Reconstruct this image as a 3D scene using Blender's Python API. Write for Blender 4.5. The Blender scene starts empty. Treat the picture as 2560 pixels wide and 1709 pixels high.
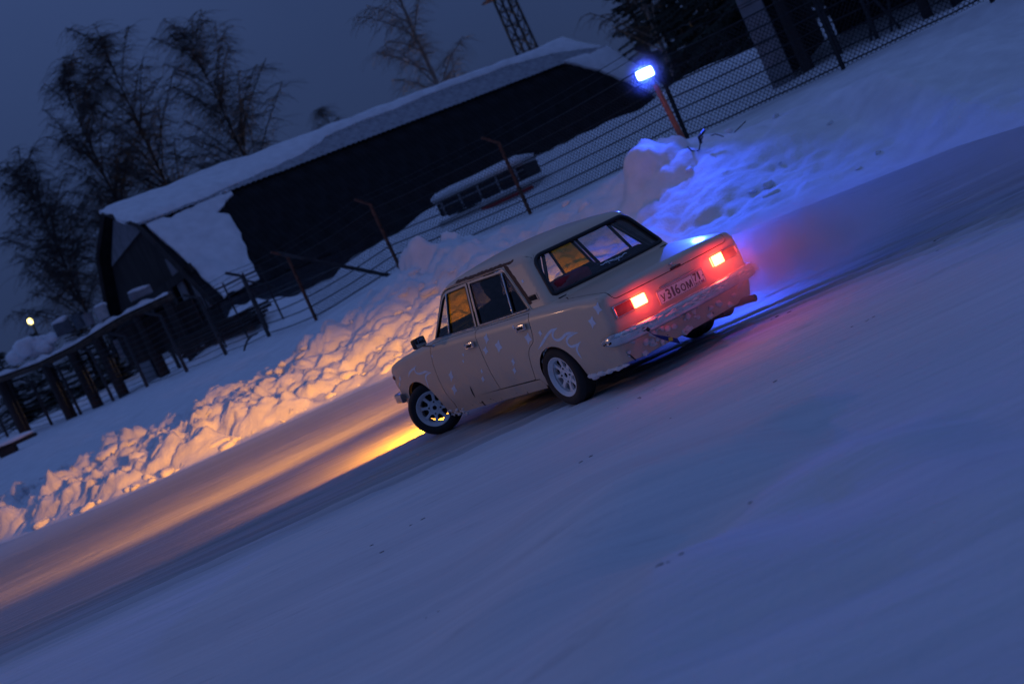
import bpy, bmesh, math, random
import numpy as np
from mathutils import Vector, Matrix
from mathutils.geometry import delaunay_2d_cdt
R_ = math.radians
random.seed(7)
rng = np.random.default_rng(11)
scene = bpy.context.scene
COL = scene.collection

# ------------------------------------------------------------------ camera
FPX, CAMH, PITCH, ROLL = 3555.6, 1.636, R_(4.555), R_(24.36)
FW = np.array([0, math.cos(PITCH), -math.sin(PITCH)])
_r0 = np.array([1., 0, 0]); _u0 = np.array([0, math.sin(PITCH), math.cos(PITCH)])
CR = math.cos(ROLL)*_r0 - math.sin(ROLL)*_u0
CU = math.sin(ROLL)*_r0 + math.cos(ROLL)*_u0
cam = bpy.data.cameras.new('camera'); camo = bpy.data.objects.new('camera', cam); COL.objects.link(camo)
cam.sensor_width = 36; cam.lens = 50.0; cam.clip_start = 0.1; cam.clip_end = 2000
cam.dof.use_dof = True; cam.dof.focus_distance = 12.0; cam.dof.aperture_fstop = 1.8
camo.matrix_world = Matrix(((CR[0], CU[0], -FW[0], 0), (CR[1], CU[1], -FW[1], 0), (CR[2], CU[2], -FW[2], CAMH), (0, 0, 0, 1)))
scene.camera = camo

# ------------------------------------------------------------------ dusk sky
w = bpy.data.worlds.new('World'); scene.world = w; w.use_nodes = True
nt = w.node_tree
bg = nt.nodes['Background']; sky = nt.nodes.new('ShaderNodeTexSky')
sky.sky_type = 'NISHITA'; sky.sun_disc = False
sky.sun_elevation = R_(0.5); sky.sun_rotation = R_(205)
sky.altitude = 150; sky.air_density = 1.0; sky.dust_density = 0.6; sky.ozone_density = 5.0
# an even deck of dusk cloud over the whole dome (brighter overhead than at the horizon, as any overcast), the clear dusk glow faint behind it
_tc = nt.nodes.new('ShaderNodeTexCoord'); _sp = nt.nodes.new('ShaderNodeSeparateXYZ'); nt.links.new(_tc.outputs['Generated'], _sp.inputs[0])
_mr = nt.nodes.new('ShaderNodeMapRange'); nt.links.new(_sp.outputs[2], _mr.inputs[0])
_mr.inputs[1].default_value = 0; _mr.inputs[2].default_value = 1; _mr.inputs[3].default_value = 1.0; _mr.inputs[4].default_value = 4.2
_no = nt.nodes.new('ShaderNodeTexNoise'); _no.inputs['Scale'].default_value = 2.2; _no.inputs['Detail'].default_value = 5; nt.links.new(_tc.outputs['Generated'], _no.inputs[0])
_nr = nt.nodes.new('ShaderNodeMapRange'); nt.links.new(_no.outputs[0], _nr.inputs[0]); _nr.inputs[1].default_value = .3; _nr.inputs[2].default_value = .7; _nr.inputs[3].default_value = .88; _nr.inputs[4].default_value = 1.12
_ml = nt.nodes.new('ShaderNodeMath'); _ml.operation = 'MULTIPLY'; nt.links.new(_mr.outputs[0], _ml.inputs[0]); nt.links.new(_nr.outputs[0], _ml.inputs[1])
_vm = nt.nodes.new('ShaderNodeVectorMath'); _vm.operation = 'SCALE'; _vm.inputs[0].default_value = (.186, .325, .88); nt.links.new(_ml.outputs[0], _vm.inputs[3])
_mx = nt.nodes.new('ShaderNodeMix'); _mx.data_type = 'RGBA'; _mx.inputs[0].default_value = .06
nt.links.new(_vm.outputs[0], _mx.inputs[6]); nt.links.new(sky.outputs[0], _mx.inputs[7])
nt.links.new(_mx.outputs[2], bg.inputs[0]); bg.inputs[1].default_value = 0.10

vs = scene.view_settings
vs.view_transform = 'Standard'; vs.look = 'None'; vs.gamma = 1; vs.use_curve_mapping = False
vs.exposure = 0.0
cy = scene.cycles
cy.use_denoising = True; cy.max_bounces = 8; cy.volume_bounces = 1; cy.transparent_max_bounces = 16
cy.use_adaptive_sampling = True; cy.adaptive_threshold = 0.02; cy.sample_clamp_indirect = 4.0
cy.caustics_reflective = False; cy.caustics_refractive = False

# ------------------------------------------------------------------ pixel helpers (photograph pixels -> directions)
def ray(u, v):
    d = FW + CR*(u-1280)/FPX + CU*(854.5-v)/FPX
    return d/d[1]
EYE = np.array([0, 0, CAMH])
def at(u, v, Y): return EYE + ray(u, v)*Y
def gnd(u, v, z=0.):
    d = ray(u, v); return EYE + d*((z-CAMH)/d[2])

# ------------------------------------------------------------------ object helpers
def tag(o, label=None, cat=None, group=None, kind=None):
    if label: o['label'] = label
    if cat: o['category'] = cat
    if group: o['group'] = group
    if kind: o['kind'] = kind
    return o
def link(o, parent=None):
    COL.objects.link(o)
    if parent is not None: o.parent = parent
    return o
def empty(name, loc=(0, 0, 0), rz=0.):
    o = bpy.data.objects.new(name, None); o.location = loc; o.rotation_euler = (0, 0, rz)
    o.empty_display_size = .2
    return link(o)
def copy_tree(o, parent=None):
    c = o.copy(); COL.objects.link(c); c.parent = parent
    for ch in list(o.children): copy_tree(ch, c)
    return c
class MB:
    def __init__(s): s.v = []; s.f = []; s.n = 0
    def add(s, V, Fs):
        V = np.asarray(V, float).reshape(-1, 3)
        s.v.append(V); o = s.n
        s.f.extend([tuple(int(i)+o for i in q) for q in Fs]); s.n += len(V)
        return s
    def box(s, c, d, M=None, bev=0.):
        c = np.array(c, float); h = np.array(d, float)/2
        if bev:
            return s.bbox(c, h, bev, M)
        V = np.array([[x, y, z] for x in (-1, 1) for y in (-1, 1) for z in (-1, 1)], float)*h
        if M is not None: V = V @ np.array(M).T
        return s.add(V+c, [(0, 1, 3, 2), (4, 6, 7, 5), (0, 4, 5, 1), (2, 3, 7, 6), (0, 2, 6, 4), (1, 5, 7, 3)])
    def bbox(s, c, h, b, M=None):
        bm = bmesh.new(); bmesh.ops.create_cube(bm, size=2)
        for v in bm.verts: v.co = Vector((v.co.x*h[0], v.co.y*h[1], v.co.z*h[2]))
        bmesh.ops.bevel(bm, geom=bm.edges[:], offset=b, segments=2, affect='EDGES', profile=.6)
        V = np.array([v.co[:] for v in bm.verts]); Fs = [[v.index for v in f.verts] for f in bm.faces]; bm.free()
        if M is not None: V = V @ np.array(M).T
        return s.add(V+c, Fs)
    def tube(s, P, r, sides=6, cap=True, flat=1.):
        P = np.asarray(P, float); n = len(P); r = np.broadcast_to(np.asarray(r, float), (n,))
        T = np.gradient(P, axis=0); T /= np.linalg.norm(T, axis=1)[:, None]+1e-12
        ref = np.array([0, 0, 1.]) if abs(T[0][2]) < .9 else np.array([1., 0, 0])
        V = np.empty((n*sides, 3)); a = np.arange(sides)*2*math.pi/sides
        for i in range(n):
            A = np.cross(T[i], ref); A /= np.linalg.norm(A)+1e-12; B = np.cross(A, T[i]); ref = B
            V[i*sides:(i+1)*sides] = P[i]+r[i]*(np.cos(a)[:, None]*A+flat*np.sin(a)[:, None]*B)
        Fs = [(i*sides+k, i*sides+(k+1) % sides, (i+1)*sides+(k+1) % sides, (i+1)*sides+k) for i in range(n-1) for k in range(sides)]
        if cap: Fs += [tuple(range(sides))[::-1], tuple(range((n-1)*sides, n*sides))]
        return s.add(V, Fs)
    def lathe(s, prof, seg=48, axis='y', M=None, c=(0, 0, 0)):
        # prof: list of (radius, height along axis)
        prof = np.asarray(prof, float); n = len(prof); V = []
        for k in range(seg):
            a = 2*math.pi*k/seg
            for r, h in prof:
                if axis == 'y': V.append((r*math.cos(a), h, r*math.sin(a)))
                elif axis == 'z': V.append((r*math.cos(a), r*math.sin(a), h))
                else: V.append((h, r*math.cos(a), r*math.sin(a)))
        V = np.array(V)
        if M is not None: V = V @ np.array(M).T
        Fs = [(k*n+i, k*n+i+1, ((k+1) % seg)*n+i+1, ((k+1) % seg)*n+i) for k in range(seg) for i in range(n-1)]
        return s.add(V+np.array(c), Fs)
    def grid(s, V, nu, nv):
        return s.add(V, [(i*nv+j, (i+1)*nv+j, (i+1)*nv+j+1, i*nv+j+1) for i in range(nu-1) for j in range(nv-1)])
    def blob(s, c, rad, seed, sub=2, amp=.25):
        bm = bmesh.new(); bmesh.ops.create_icosphere(bm, subdivisions=sub, radius=1)
        V = np.array([v.co[:] for v in bm.verts]); Fs = [[v.index for v in f.verts] for f in bm.faces]; bm.free()
        rg = np.random.default_rng(seed); k = rg.normal(size=(5, 3))*2.2; ph = rg.uniform(0, 6.3, 5)
        d = 1+amp*np.mean(np.sin(V@k.T+ph), axis=1)*1.6
        return s.add(V*d[:, None]*np.array(rad)+np.array(c), Fs)
    def mesh(s, name, mat=None, smooth=None):
        me = bpy.data.meshes.new(name)
        V = np.concatenate(s.v) if s.v else np.zeros((0, 3))
        me.from_pydata(V.tolist(), [], s.f); me.update()
        if smooth is not None:
            bm = bmesh.new(); bm.from_mesh(me); bmesh.ops.recalc_face_normals(bm, faces=bm.faces[:]); bm.to_mesh(me); bm.free()
            me.polygons.foreach_set('use_smooth', [True]*len(me.polygons))
            if smooth < 180: me.set_sharp_from_angle(angle=R_(smooth))
        if mat is not None: me.materials.append(mat)
        return me
    def build(s, name, mat, parent=None, smooth=35):
        return link(bpy.data.objects.new(name, s.mesh(name, mat, smooth)), parent)
def rotz(a): c, s = math.cos(a), math.sin(a); return np.array([[c, -s, 0], [s, c, 0], [0, 0, 1.]])
def roty(a): c, s = math.cos(a), math.sin(a); return np.array([[c, 0, s], [0, 1, 0], [-s, 0, c]])
def rotx(a): c, s = math.cos(a), math.sin(a); return np.array([[1, 0, 0], [0, c, -s], [0, s, c]])

# ------------------------------------------------------------------ materials
def mat(name, col, rough=.6, metal=0., var=.15, scale=6., bump=0., bscale=40., emit=None, estr=0., coat=0., spec=.5, stretch=(1, 1, 1), col2=None):
    m = bpy.data.materials.new(name); m.use_nodes = True; N = m.node_tree; L = N.links
    b = N.nodes['Principled BSDF']
    b.inputs['Roughness'].default_value = rough; b.inputs['Metallic'].default_value = metal
    b.inputs['Specular IOR Level'].default_value = spec
    if coat: b.inputs['Coat Weight'].default_value = coat; b.inputs['Coat Roughness'].default_value = .12
    tc = N.nodes.new('ShaderNodeTexCoord'); mp = N.nodes.new('ShaderNodeMapping'); mp.inputs['Scale'].default_value = stretch
    L.new(tc.outputs['Object'], mp.inputs[0])
    no = N.nodes.new('ShaderNodeTexNoise'); no.inputs['Scale'].default_value = scale; no.inputs['Detail'].default_value = 5
    L.new(mp.outputs[0], no.inputs[0])
    rp = N.nodes.new('ShaderNodeValToRGB'); c = np.array(col); c2 = np.array(col2) if col2 is not None else np.clip(c*(1+var), 0, 1)
    rp.color_ramp.elements[0].position = .3; rp.color_ramp.elements[1].position = .7
    rp.color_ramp.elements[0].color = (*np.clip(c*(1-var) if col2 is None else c, 0, 1), 1); rp.color_ramp.elements[1].color = (*c2, 1)
    L.new(no.outputs[0], rp.inputs[0]); L.new(rp.outputs[0], b.inputs['Base Color'])
    if bump:
        n2 = N.nodes.new('ShaderNodeTexNoise'); n2.inputs['Scale'].default_value = bscale; n2.inputs['Detail'].default_value = 4
        L.new(mp.outputs[0], n2.inputs[0]); bp = N.nodes.new('ShaderNodeBump'); bp.inputs['Strength'].default_value = bump; bp.inputs['Distance'].default_value = .02
        L.new(n2.outputs[0], bp.inputs['Height']); L.new(bp.outputs[0], b.inputs['Normal'])
    if emit is not None:
        b.inputs['Emission Color'].default_value = (*emit, 1); b.inputs['Emission Strength'].default_value = estr
    m['_n'] = 1
    return m
M = {}
M['snow'] = mat('snow', (.80, .82, .86), .75, var=.09, scale=2.5, bump=.7, bscale=22, spec=.25)
M['crust'] = mat('crusted_snow', (.74, .75, .78), .8, var=.12, scale=14, bump=.6, bscale=40, spec=.2)
M['rubber'] = mat('rubber', (.018, .018, .02), .75, var=.3, bump=.2)
M['black'] = mat('black_rubber', (.012, .012, .014), .5, var=.2)
M['dark'] = mat('dark_metal', (.02, .02, .022), .8, var=.4, bump=.3)
M['rim'] = mat('white_rim', (.76, .77, .79), .45, var=.12, scale=9, col2=(.84, .85, .87))
M['chrome'] = mat('worn_chrome', (.62, .63, .66), .22, metal=1., var=.15, scale=12, bump=.05)
M['dchrome'] = mat('dull_chrome', (.42, .44, .48), .4, metal=.9, var=.25, scale=15, bump=.1)
M['wood'] = mat('old_wood', (.09, .065, .05), .85, var=.4, scale=5, bump=.5, stretch=(1, 1, .15))
M['dwood'] = mat('dark_wood', (.035, .03, .03), .9, var=.4, scale=4, bump=.5, stretch=(1, 1, .2))
M['rustpost'] = mat('rusty_steel', (.13, .055, .035), .85, var=.5, scale=9, bump=.3)
M['greypost'] = mat('grey_post', (.045, .047, .052), .85, var=.3, scale=7, bump=.3)
M['wire'] = mat('steel_wire', (.028, .028, .032), .7, metal=.4, var=.3)
M['roof'] = mat('dark_roofing', (.016, .017, .020), .85, var=.4, scale=2, bump=.2, spec=.15)
M['roofrib'] = mat('weathered_lit_sheet', (.30, .31, .34), .7, var=.35, scale=3, bump=.2)  # weathered, snow-dusted sheet, its colour lifted to look lit
M['plank'] = mat('blue_grey_planks', (.075, .08, .095), .85, var=.3, scale=4, bump=.3)
M['panel'] = mat('pale_panel', (.22, .22, .24), .8, var=.2, scale=3)
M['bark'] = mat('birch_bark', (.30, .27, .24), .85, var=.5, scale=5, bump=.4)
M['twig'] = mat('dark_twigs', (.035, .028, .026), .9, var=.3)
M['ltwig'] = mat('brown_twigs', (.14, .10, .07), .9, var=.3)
M['needle'] = mat('spruce_needles', (.018, .026, .018), .9, var=.4)
M['red'] = mat('red_paint', (.30, .02, .02), .5, var=.25)
M['white'] = mat('dirty_white_paint', (.42, .42, .43), .5, var=.15)
M['orange'] = mat('orange_pole', (.50, .13, .06), .55, var=.25, scale=10)
M['seat'] = mat('dark_cloth', (.012, .014, .022), .9, var=.3)
M['redcloth'] = mat('red_cloth', (.35, .015, .03), .85, var=.25, scale=10, bump=.3)
M['skin'] = mat('skin', (.45, .28, .21), .55, var=.08)
M['sticker'] = mat('pale_blue_sticker', (.72, .80, .95), .5, var=.10, scale=30)
M['black_ink'] = mat('black_print', (.02, .02, .025), .5, var=.1)
M['bluecloth'] = mat('blue_strap', (.01, .025, .16), .8, var=.25, scale=30, bump=.2)
M['yellow'] = mat('yellow_print', (.75, .45, .04), .6, var=.1)
M['bucket'] = mat('grey_blue_plastic', (.07, .09, .11), .6, var=.25)
M['steelblue'] = mat('blue_tint_print', (.02, .05, .35), .5, var=.1)
M['amber'] = mat('amber_lens', (.55, .10, .02), .25, var=.1)

def glassmat(name, col, alpha_tint, rough=.02, dust=.16):
    # thin pane: tinted see-through film, a little dried slush, mirror-like at grazing angles
    m = bpy.data.materials.new(name); m.use_nodes = True; N = m.node_tree; L = N.links
    for n in list(N.nodes): N.nodes.remove(n)
    o = N.nodes.new('ShaderNodeOutputMaterial'); t = N.nodes.new('ShaderNodeBsdfTransparent'); g = N.nodes.new('ShaderNodeBsdfGlossy')
    mx = N.nodes.new('ShaderNodeMixShader'); lw = N.nodes.new('ShaderNodeLayerWeight'); lw.inputs[0].default_value = .5
    pw = N.nodes.new('ShaderNodeMath'); pw.operation = 'POWER'; L.new(lw.outputs['Facing'], pw.inputs[0]); pw.inputs[1].default_value = 4.
    ma = N.nodes.new('ShaderNodeMath'); ma.operation = 'MULTIPLY_ADD'; L.new(pw.outputs[0], ma.inputs[0]); ma.inputs[1].default_value = .8; ma.inputs[2].default_value = .06
    no = N.nodes.new('ShaderNodeTexNoise'); no.inputs['Scale'].default_value = 7; no.inputs['Detail'].default_value = 4
    d = N.nodes.new('ShaderNodeBsdfDiffuse'); d.inputs[0].default_value = (*alpha_tint, 1)
    m2 = N.nodes.new('ShaderNodeMixShader'); mr = N.nodes.new('ShaderNodeMapRange')
    mr.inputs[1].default_value = .4; mr.inputs[2].default_value = .8; mr.inputs[3].default_value = .02; mr.inputs[4].default_value = dust
    L.new(no.outputs[0], mr.inputs[0]); L.new(mr.outputs[0], m2.inputs[0])
    t.inputs[0].default_value = (*col, 1); g.inputs['Roughness'].default_value = rough
    L.new(ma.outputs[0], mx.inputs[0]); L.new(t.outputs[0], m2.inputs[1]); L.new(d.outputs[0], m2.inputs[2])
    L.new(m2.outputs[0], mx.inputs[1]); L.new(g.outputs[0], mx.inputs[2]); L.new(mx.outputs[0], o.inputs[0])
    return m
M['glass'] = glassmat('clear_glass', (.78, .82, .85), (.3, .3, .32))
M['tint'] = glassmat('dark_tinted_glass', (.07, .08, .12), (.10, .10, .12))
M['ytint'] = glassmat('yellow_tinted_glass', (.62, .34, .02), (.55, .42, .10))
def lens(name, col, emit=None, s=0, ribs=False):
    m = mat(name, col, .15, var=.08, scale=30, bump=.3, bscale=120, coat=.5)
    if ribs and emit is not None:      # moulded ribs and a hot bulb behind the lens
        N = m.node_tree; L = N.links; tc = N.nodes.new('ShaderNodeTexCoord'); wv = N.nodes.new('ShaderNodeTexWave'); wv.bands_direction = 'Y'; wv.inputs['Scale'].default_value = 22; wv.inputs['Distortion'].default_value = .6
        L.new(tc.outputs['Object'], wv.inputs[0]); mr = N.nodes.new('ShaderNodeMapRange'); L.new(wv.outputs['Fac'], mr.inputs[0]); mr.inputs[3].default_value = s*.35; mr.inputs[4].default_value = s*1.5
        L.new(mr.outputs[0], N.nodes['Principled BSDF'].inputs['Emission Strength'])
    if emit is not None:
        b = m.node_tree.nodes['Principled BSDF']; b.inputs['Emission Color'].default_value = (*emit, 1); b.inputs['Emission Strength'].default_value = s
    return m

# paint with rust, dirt and dried slush (object space of the car: x forward, z up)
def paint():
    m = bpy.data.materials.new('beige_paint'); m.use_nodes = True; N = m.node_tree; L = N.links; b = N.nodes['Principled BSDF']
    def node(t, **k):
        n = N.nodes.new(t)
        for a, v in k.items(): setattr(n, a, v)
        return n
    def mth(op, a, bb=None, cl=False):
        n = node('ShaderNodeMath', operation=op, use_clamp=cl)
        for i, q in enumerate((a, bb)):
            if q is None: continue
            if isinstance(q, (int, float)): n.inputs[i].default_value = q
            else: L.new(q, n.inputs[i])
        return n.outputs[0]
    def ss(x, a, c):
        n = node('ShaderNodeMapRange', interpolation_type='SMOOTHSTEP'); L.new(x, n.inputs[0])
        n.inputs[1].default_value = a; n.inputs[2].default_value = c; return n.outputs[0]
    tc = node('ShaderNodeTexCoord'); sp = node('ShaderNodeSeparateXYZ'); L.new(tc.outputs['Object'], sp.inputs[0])
    X, Y, Z = sp.outputs; AY = mth('ABSOLUTE', Y)
    def noise(s, d=5, r=.55):
        n = node('ShaderNodeTexNoise'); n.inputs['Scale'].default_value = s; n.inputs['Detail'].default_value = d; n.inputs['Roughness'].default_value = r
        L.new(tc.outputs['Object'], n.inputs[0]); return n.outputs[0]
    n1, n2, n3 = noise(3), noise(17), noise(60)
    # rust along drip rail and down the rear edge of the rear door
    zc = mth('SUBTRACT', Z, mth('MULTIPLY', X, .0163))
    rail = mth('MULTIPLY', ss(zc, 1.262, 1.285), mth('SUBTRACT', 1, ss(zc, 1.285, 1.33)))
    rail = mth('MULTIPLY', rail, mth('MULTIPLY', ss(AY, .52, .56), mth('MULTIPLY', ss(X, .2, .35), mth('SUBTRACT', 1, ss(X, 1.25, 1.45)))))
    # line behind the door: x - (0.09 + (z-.86)*.80) in 0..0.05
    ln = mth('SUBTRACT', X, mth('ADD', mth('MULTIPLY', mth('SUBTRACT', zc, .86), .82), .055))
    cp = mth('MULTIPLY', mth('MULTIPLY', ss(ln, -.045, -.005), mth('SUBTRACT', 1, ss(ln, .03, .05))), mth('MULTIPLY', ss(zc, .87, .93), mth('SUBTRACT', 1, ss(zc, 1.26, 1.31))))
    cp = mth('MULTIPLY', cp, ss(AY, .5, .56))
    sill = mth('MULTIPLY', mth('SUBTRACT', 1, ss(Z, .21, .31)), ss(X, -.2, .3))
    sillf = mth('MULTIPLY', mth('SUBTRACT', 1, ss(Z, .12, .32)), ss(X, 1.5, 2.0))
    tail = mth('MULTIPLY', mth('SUBTRACT', 1, ss(Z, .25, .42)), mth('SUBTRACT', 1, ss(X, -.9, -.8)))
    e = mth('ADD', mth('MAXIMUM', rail, cp), 0.)
    e2 = mth('MAXIMUM', mth('MULTIPLY', sill, .66), mth('MAXIMUM', mth('MULTIPLY', sillf, .85), mth('MULTIPLY', tail, .55)))
    r1 = ss(mth('ADD', mth('MULTIPLY', e, .62), mth('MULTIPLY', n2, .75)), .74, .86)
    r2 = ss(mth('ADD', mth('MULTIPLY', e2, .42), mth('MULTIPLY', noise(11, 6, .65), .8)), .72, .78)
    dirt = mth('MULTIPLY', mth('SUBTRACT', 1, ss(Z, .1, .75)), .55)
    dirt = mth('MULTIPLY', dirt, ss(n1, .25, .75))
    def mix(f, a, c):
        n = node('ShaderNodeMix', data_type='RGBA')
        if isinstance(f, (int, float)): n.inputs[0].default_value = f
        else: L.new(f, n.inputs[0])
        for i, q in ((6, a), (7, c)):
            if isinstance(q, tuple): n.inputs[i].default_value = (*q, 1)
            else: L.new(q, n.inputs[i])
        return n.outputs[2]
    base = mix(n1, (.71, .525, .375), (.77, .58, .425))
    base = mix(dirt, base, (.36, .30, .24))
    base = mix(mth('MULTIPLY', ss(n3, .62, .8), .25), base, (.2, .16, .12))
    salt = mth('MULTIPLY', ss(noise(6, 6, .7), .42, .72), mth('SUBTRACT', 1, ss(Z, .15, .80)))
    base = mix(mth('MULTIPLY', salt, .55), base, (.52, .50, .49))
    base = mix(r1, base, mix(n3, (.16, .055, .02), (.07, .03, .015)))
    base = mix(r2, base, mix(n3, (.05, .022, .012), (.02, .012, .01)))
    L.new(base, b.inputs['Base Color'])
    ro = mth('ADD', .30, mth('MULTIPLY', mth('MAXIMUM', r1, r2), .5)); ro = mth('ADD', ro, mth('MULTIPLY', n1, .15)); ro = mth('ADD', ro, mth('MULTIPLY', dirt, .5))
    L.new(ro, b.inputs['Roughness'])
    b.inputs['Coat Weight'].default_value = .25; b.inputs['Coat Roughness'].default_value = .1
    bp = node('ShaderNodeBump'); bp.inputs['Strength'].default_value = .25; bp.inputs['Distance'].default_value = .004
    L.new(mth('ADD', mth('MULTIPLY', mth('MAXIMUM', r1, r2), n3), mth('ADD', mth('MULTIPLY', n1, 1.2), mth('MULTIPLY', salt, .2))), bp.inputs['Height']); L.new(bp.outputs[0], b.inputs['Normal'])
    return m
M['paint'] = paint()

# track: glossy ice far of y=12, rough packed snow nearer, streaked along the driving direction
def trackmat():
    m = bpy.data.materials.new('ice_and_packed_snow'); m.use_nodes = True; N = m.node_tree; L = N.links; b = N.nodes['Principled BSDF']
    tc = N.nodes.new('ShaderNodeTexCoord')
    def noise(sc, scale, det=5, rough=.55):
        mp = N.nodes.new('ShaderNodeMapping'); mp.inputs['Scale'].default_value = sc; L.new(tc.outputs['Object'], mp.inputs[0])
        n = N.nodes.new('ShaderNodeTexNoise'); n.inputs['Scale'].default_value = scale; n.inputs['Detail'].default_value = det; n.inputs['Roughness'].default_value = rough
        L.new(mp.outputs[0], n.inputs[0]); return n.outputs[0]
    def mth(op, a, bb=None):
        n = N.nodes.new('ShaderNodeMath'); n.operation = op
        for i, q in enumerate((a, bb)):
            if q is None: continue
            if isinstance(q, (int, float)): n.inputs[i].default_value = q
            else: L.new(q, n.inputs[i])
        return n.outputs[0]
    def ss(x, a, c, lo=0., hi=1.):
        n = N.nodes.new('ShaderNodeMapRange'); n.interpolation_type = 'SMOOTHSTEP'; L.new(x, n.inputs[0])
        n.inputs[1].default_value = a; n.inputs[2].default_value = c; n.inputs[3].default_value = lo; n.inputs[4].default_value = hi; return n.outputs[0]
    def mix(f, a, c):
        n = N.nodes.new('ShaderNodeMix'); n.data_type = 'RGBA'; L.new(f, n.inputs[0])
        for i, q in ((6, a), (7, c)):
            if isinstance(q, tuple): n.inputs[i].default_value = (*q, 1)
            else: L.new(q, n.inputs[i])
        return n.outputs[2]
    sp = N.nodes.new('ShaderNodeSeparateXYZ'); L.new(tc.outputs['Object'], sp.inputs[0]); Y = sp.outputs[1]
    st = noise((.10, 2.2, 1), 1.6, 7, .6); st2 = noise((.25, 5.5, 1), 2.0, 5, .6); big = noise((.12, .5, 1), 1.0, 3); fine = noise((1, 1, 1), 26, 4)
    xr = mth('MAXIMUM', mth('MINIMUM', mth('SUBTRACT', sp.outputs[0], 1.), 6.), 0.); ed = mth('ADD', Y, mth('MULTIPLY', mth('SUBTRACT', st, .5), 2.4)); ed = mth('ADD', ed, mth('MULTIPLY', mth('MULTIPLY', xr, xr), .09))
    ice = mth('MULTIPLY', ss(ed, 11.3, 12.7), mth('SUBTRACT', 1., ss(mth('ADD', ed, mth('MULTIPLY', big, 3.)), 22.5, 27.0, 0., .75)))
    ice = mth('MULTIPLY', ice, ss(st2, .30, .62, .55, 1.))
    icec = mix(st, (.24, .24, .26), (.37, .37, .39)); icec = mix(ss(big, .35, .7), icec, (.30, .295, .30))
    snow = mix(ss(st2, .25, .75), (.70, .72, .76), (.81, .83, .87)); snow = mix(ss(big, .3, .75, 0., .6), snow, (.60, .62, .66)); snow = mix(ss(noise((.6, 2.0, 1), 3.0, 6, .65), .56, .74, 0., .5), snow, (.50, .51, .54))
    L.new(mix(ice, snow, icec), b.inputs['Base Color'])
    ro = mth('SUBTRACT', .8, mth('MULTIPLY', ice, .42)); ro = mth('ADD', ro, mth('MULTIPLY', mth('SUBTRACT', st2, .5), .25)); L.new(ro, b.inputs['Roughness'])
    b.inputs['Specular IOR Level'].default_value = .4
    bp = N.nodes.new('ShaderNodeBump'); bp.inputs['Strength'].default_value = .5; bp.inputs['Distance'].default_value = .03
    L.new(mth('ADD', mth('ADD', mth('MULTIPLY', st2, .5), mth('MULTIPLY', fine, .34)), mth('MULTIPLY', noise((.5, 1.6, 1), 2.6, 5), 1.6)), bp.inputs['Height']); L.new(bp.outputs[0], b.inputs['Normal'])
    return m
M['track'] = trackmat()
# ================================================================== TERRAIN
def vnoise(x, y, seed=0):
    rg = np.random.default_rng(seed); T = rg.random((256, 256))
    xi = np.floor(x).astype(int); yi = np.floor(y).astype(int); fx = x-xi; fy = y-yi
    fx = fx*fx*(3-2*fx); fy = fy*fy*(3-2*fy)
    g = lambda a, b: T[a & 255, b & 255]
    return (g(xi, yi)*(1-fx)+g(xi+1, yi)*fx)*(1-fy)+(g(xi, yi+1)*(1-fx)+g(xi+1, yi+1)*fx)*fy-.5
def fbm(x, y, s, o=4, seed=0, g=.5):
    a = 1.; r = 0.
    for k in range(o): r = r+a*vnoise(x*s+13.7*k, y*s+7.1*k, seed+k); s *= 2.03; a *= g
    return r
def worley(x, y, s, seed):
    rg = np.random.default_rng(seed); JX, JY, JA = rg.random((3, 256, 256)); xs, ys = x*s, y*s; xi = np.floor(xs).astype(int); yi = np.floor(ys).astype(int)
    f1 = np.full(x.shape, 9.); am = np.zeros(x.shape)
    for dx in (-1, 0, 1):
        for dy in (-1, 0, 1):
            a, b = (xi+dx) & 255, (yi+dy) & 255; d = np.hypot(xi+dx+JX[a, b]-xs, yi+dy+JY[a, b]-ys); m = d < f1; f1 = np.where(m, d, f1); am = np.where(m, JA[a, b], am)
    return f1, am
def sst(x, a, b): t = np.clip((x-a)/(b-a), 0, 1); return t*t*(3-2*t)

_foot = np.array([gnd(*p) for p in [(0, 1350), (300, 1238), (600, 1102), (900, 965), (1830, 575), (2300, 385), (2560, 300)]])
_o = np.argsort(_foot[:, 0]); _foot = _foot[_o]
FXs = np.concatenate([[-60, -22], _foot[:, 0], [14, 60]]); FYs = np.concatenate([[33, 30.5], _foot[:, 1], [17.5, 16]])
def yfoot(x): return np.interp(x, FXs, FYs)
_cr = []
for u, v, dy in [(0, 1235, 2.6), (200, 1150, 2.6), (450, 1030, 2.8), (600, 955, 3.0), (750, 865, 3.2), (850, 800, 3.4), (940, 735, 3.6), (1080, 655, 3.8), (1300, 565, 4.), (1500, 480, 4.), (1600, 400, 4.), (1700, 352, 4.), (1850, 318, 4.2), (2000, 265, 4.6), (2200, 175, 5.2), (2350, 108, 5.6), (2560, 45, 6.)]:
    Y = 30.
    for _ in range(30):
        P = at(u, v, Y); Y = .5*Y+.5*(yfoot(P[0])+dy)
    _cr.append((P[0], P[1], P[2]))
_cr = np.array(_cr); _cr = _cr[np.argsort(_cr[:, 0])]
def _ext(a, lo, hi): return np.concatenate([[lo, lo], a, [hi, hi]])
CXs = np.concatenate([[-80, -25], _cr[:, 0], [14, 60]]); CZs = _ext(_cr[:, 2], .8, 1.1); CYo = _ext(_cr[:, 1]-yfoot(_cr[:, 0]), 2.6, 6.)
def zcrest(x): return np.interp(x, CXs, CZs)
def ycrest(x): return yfoot(x)+np.interp(x, CXs, CYo)
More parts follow.
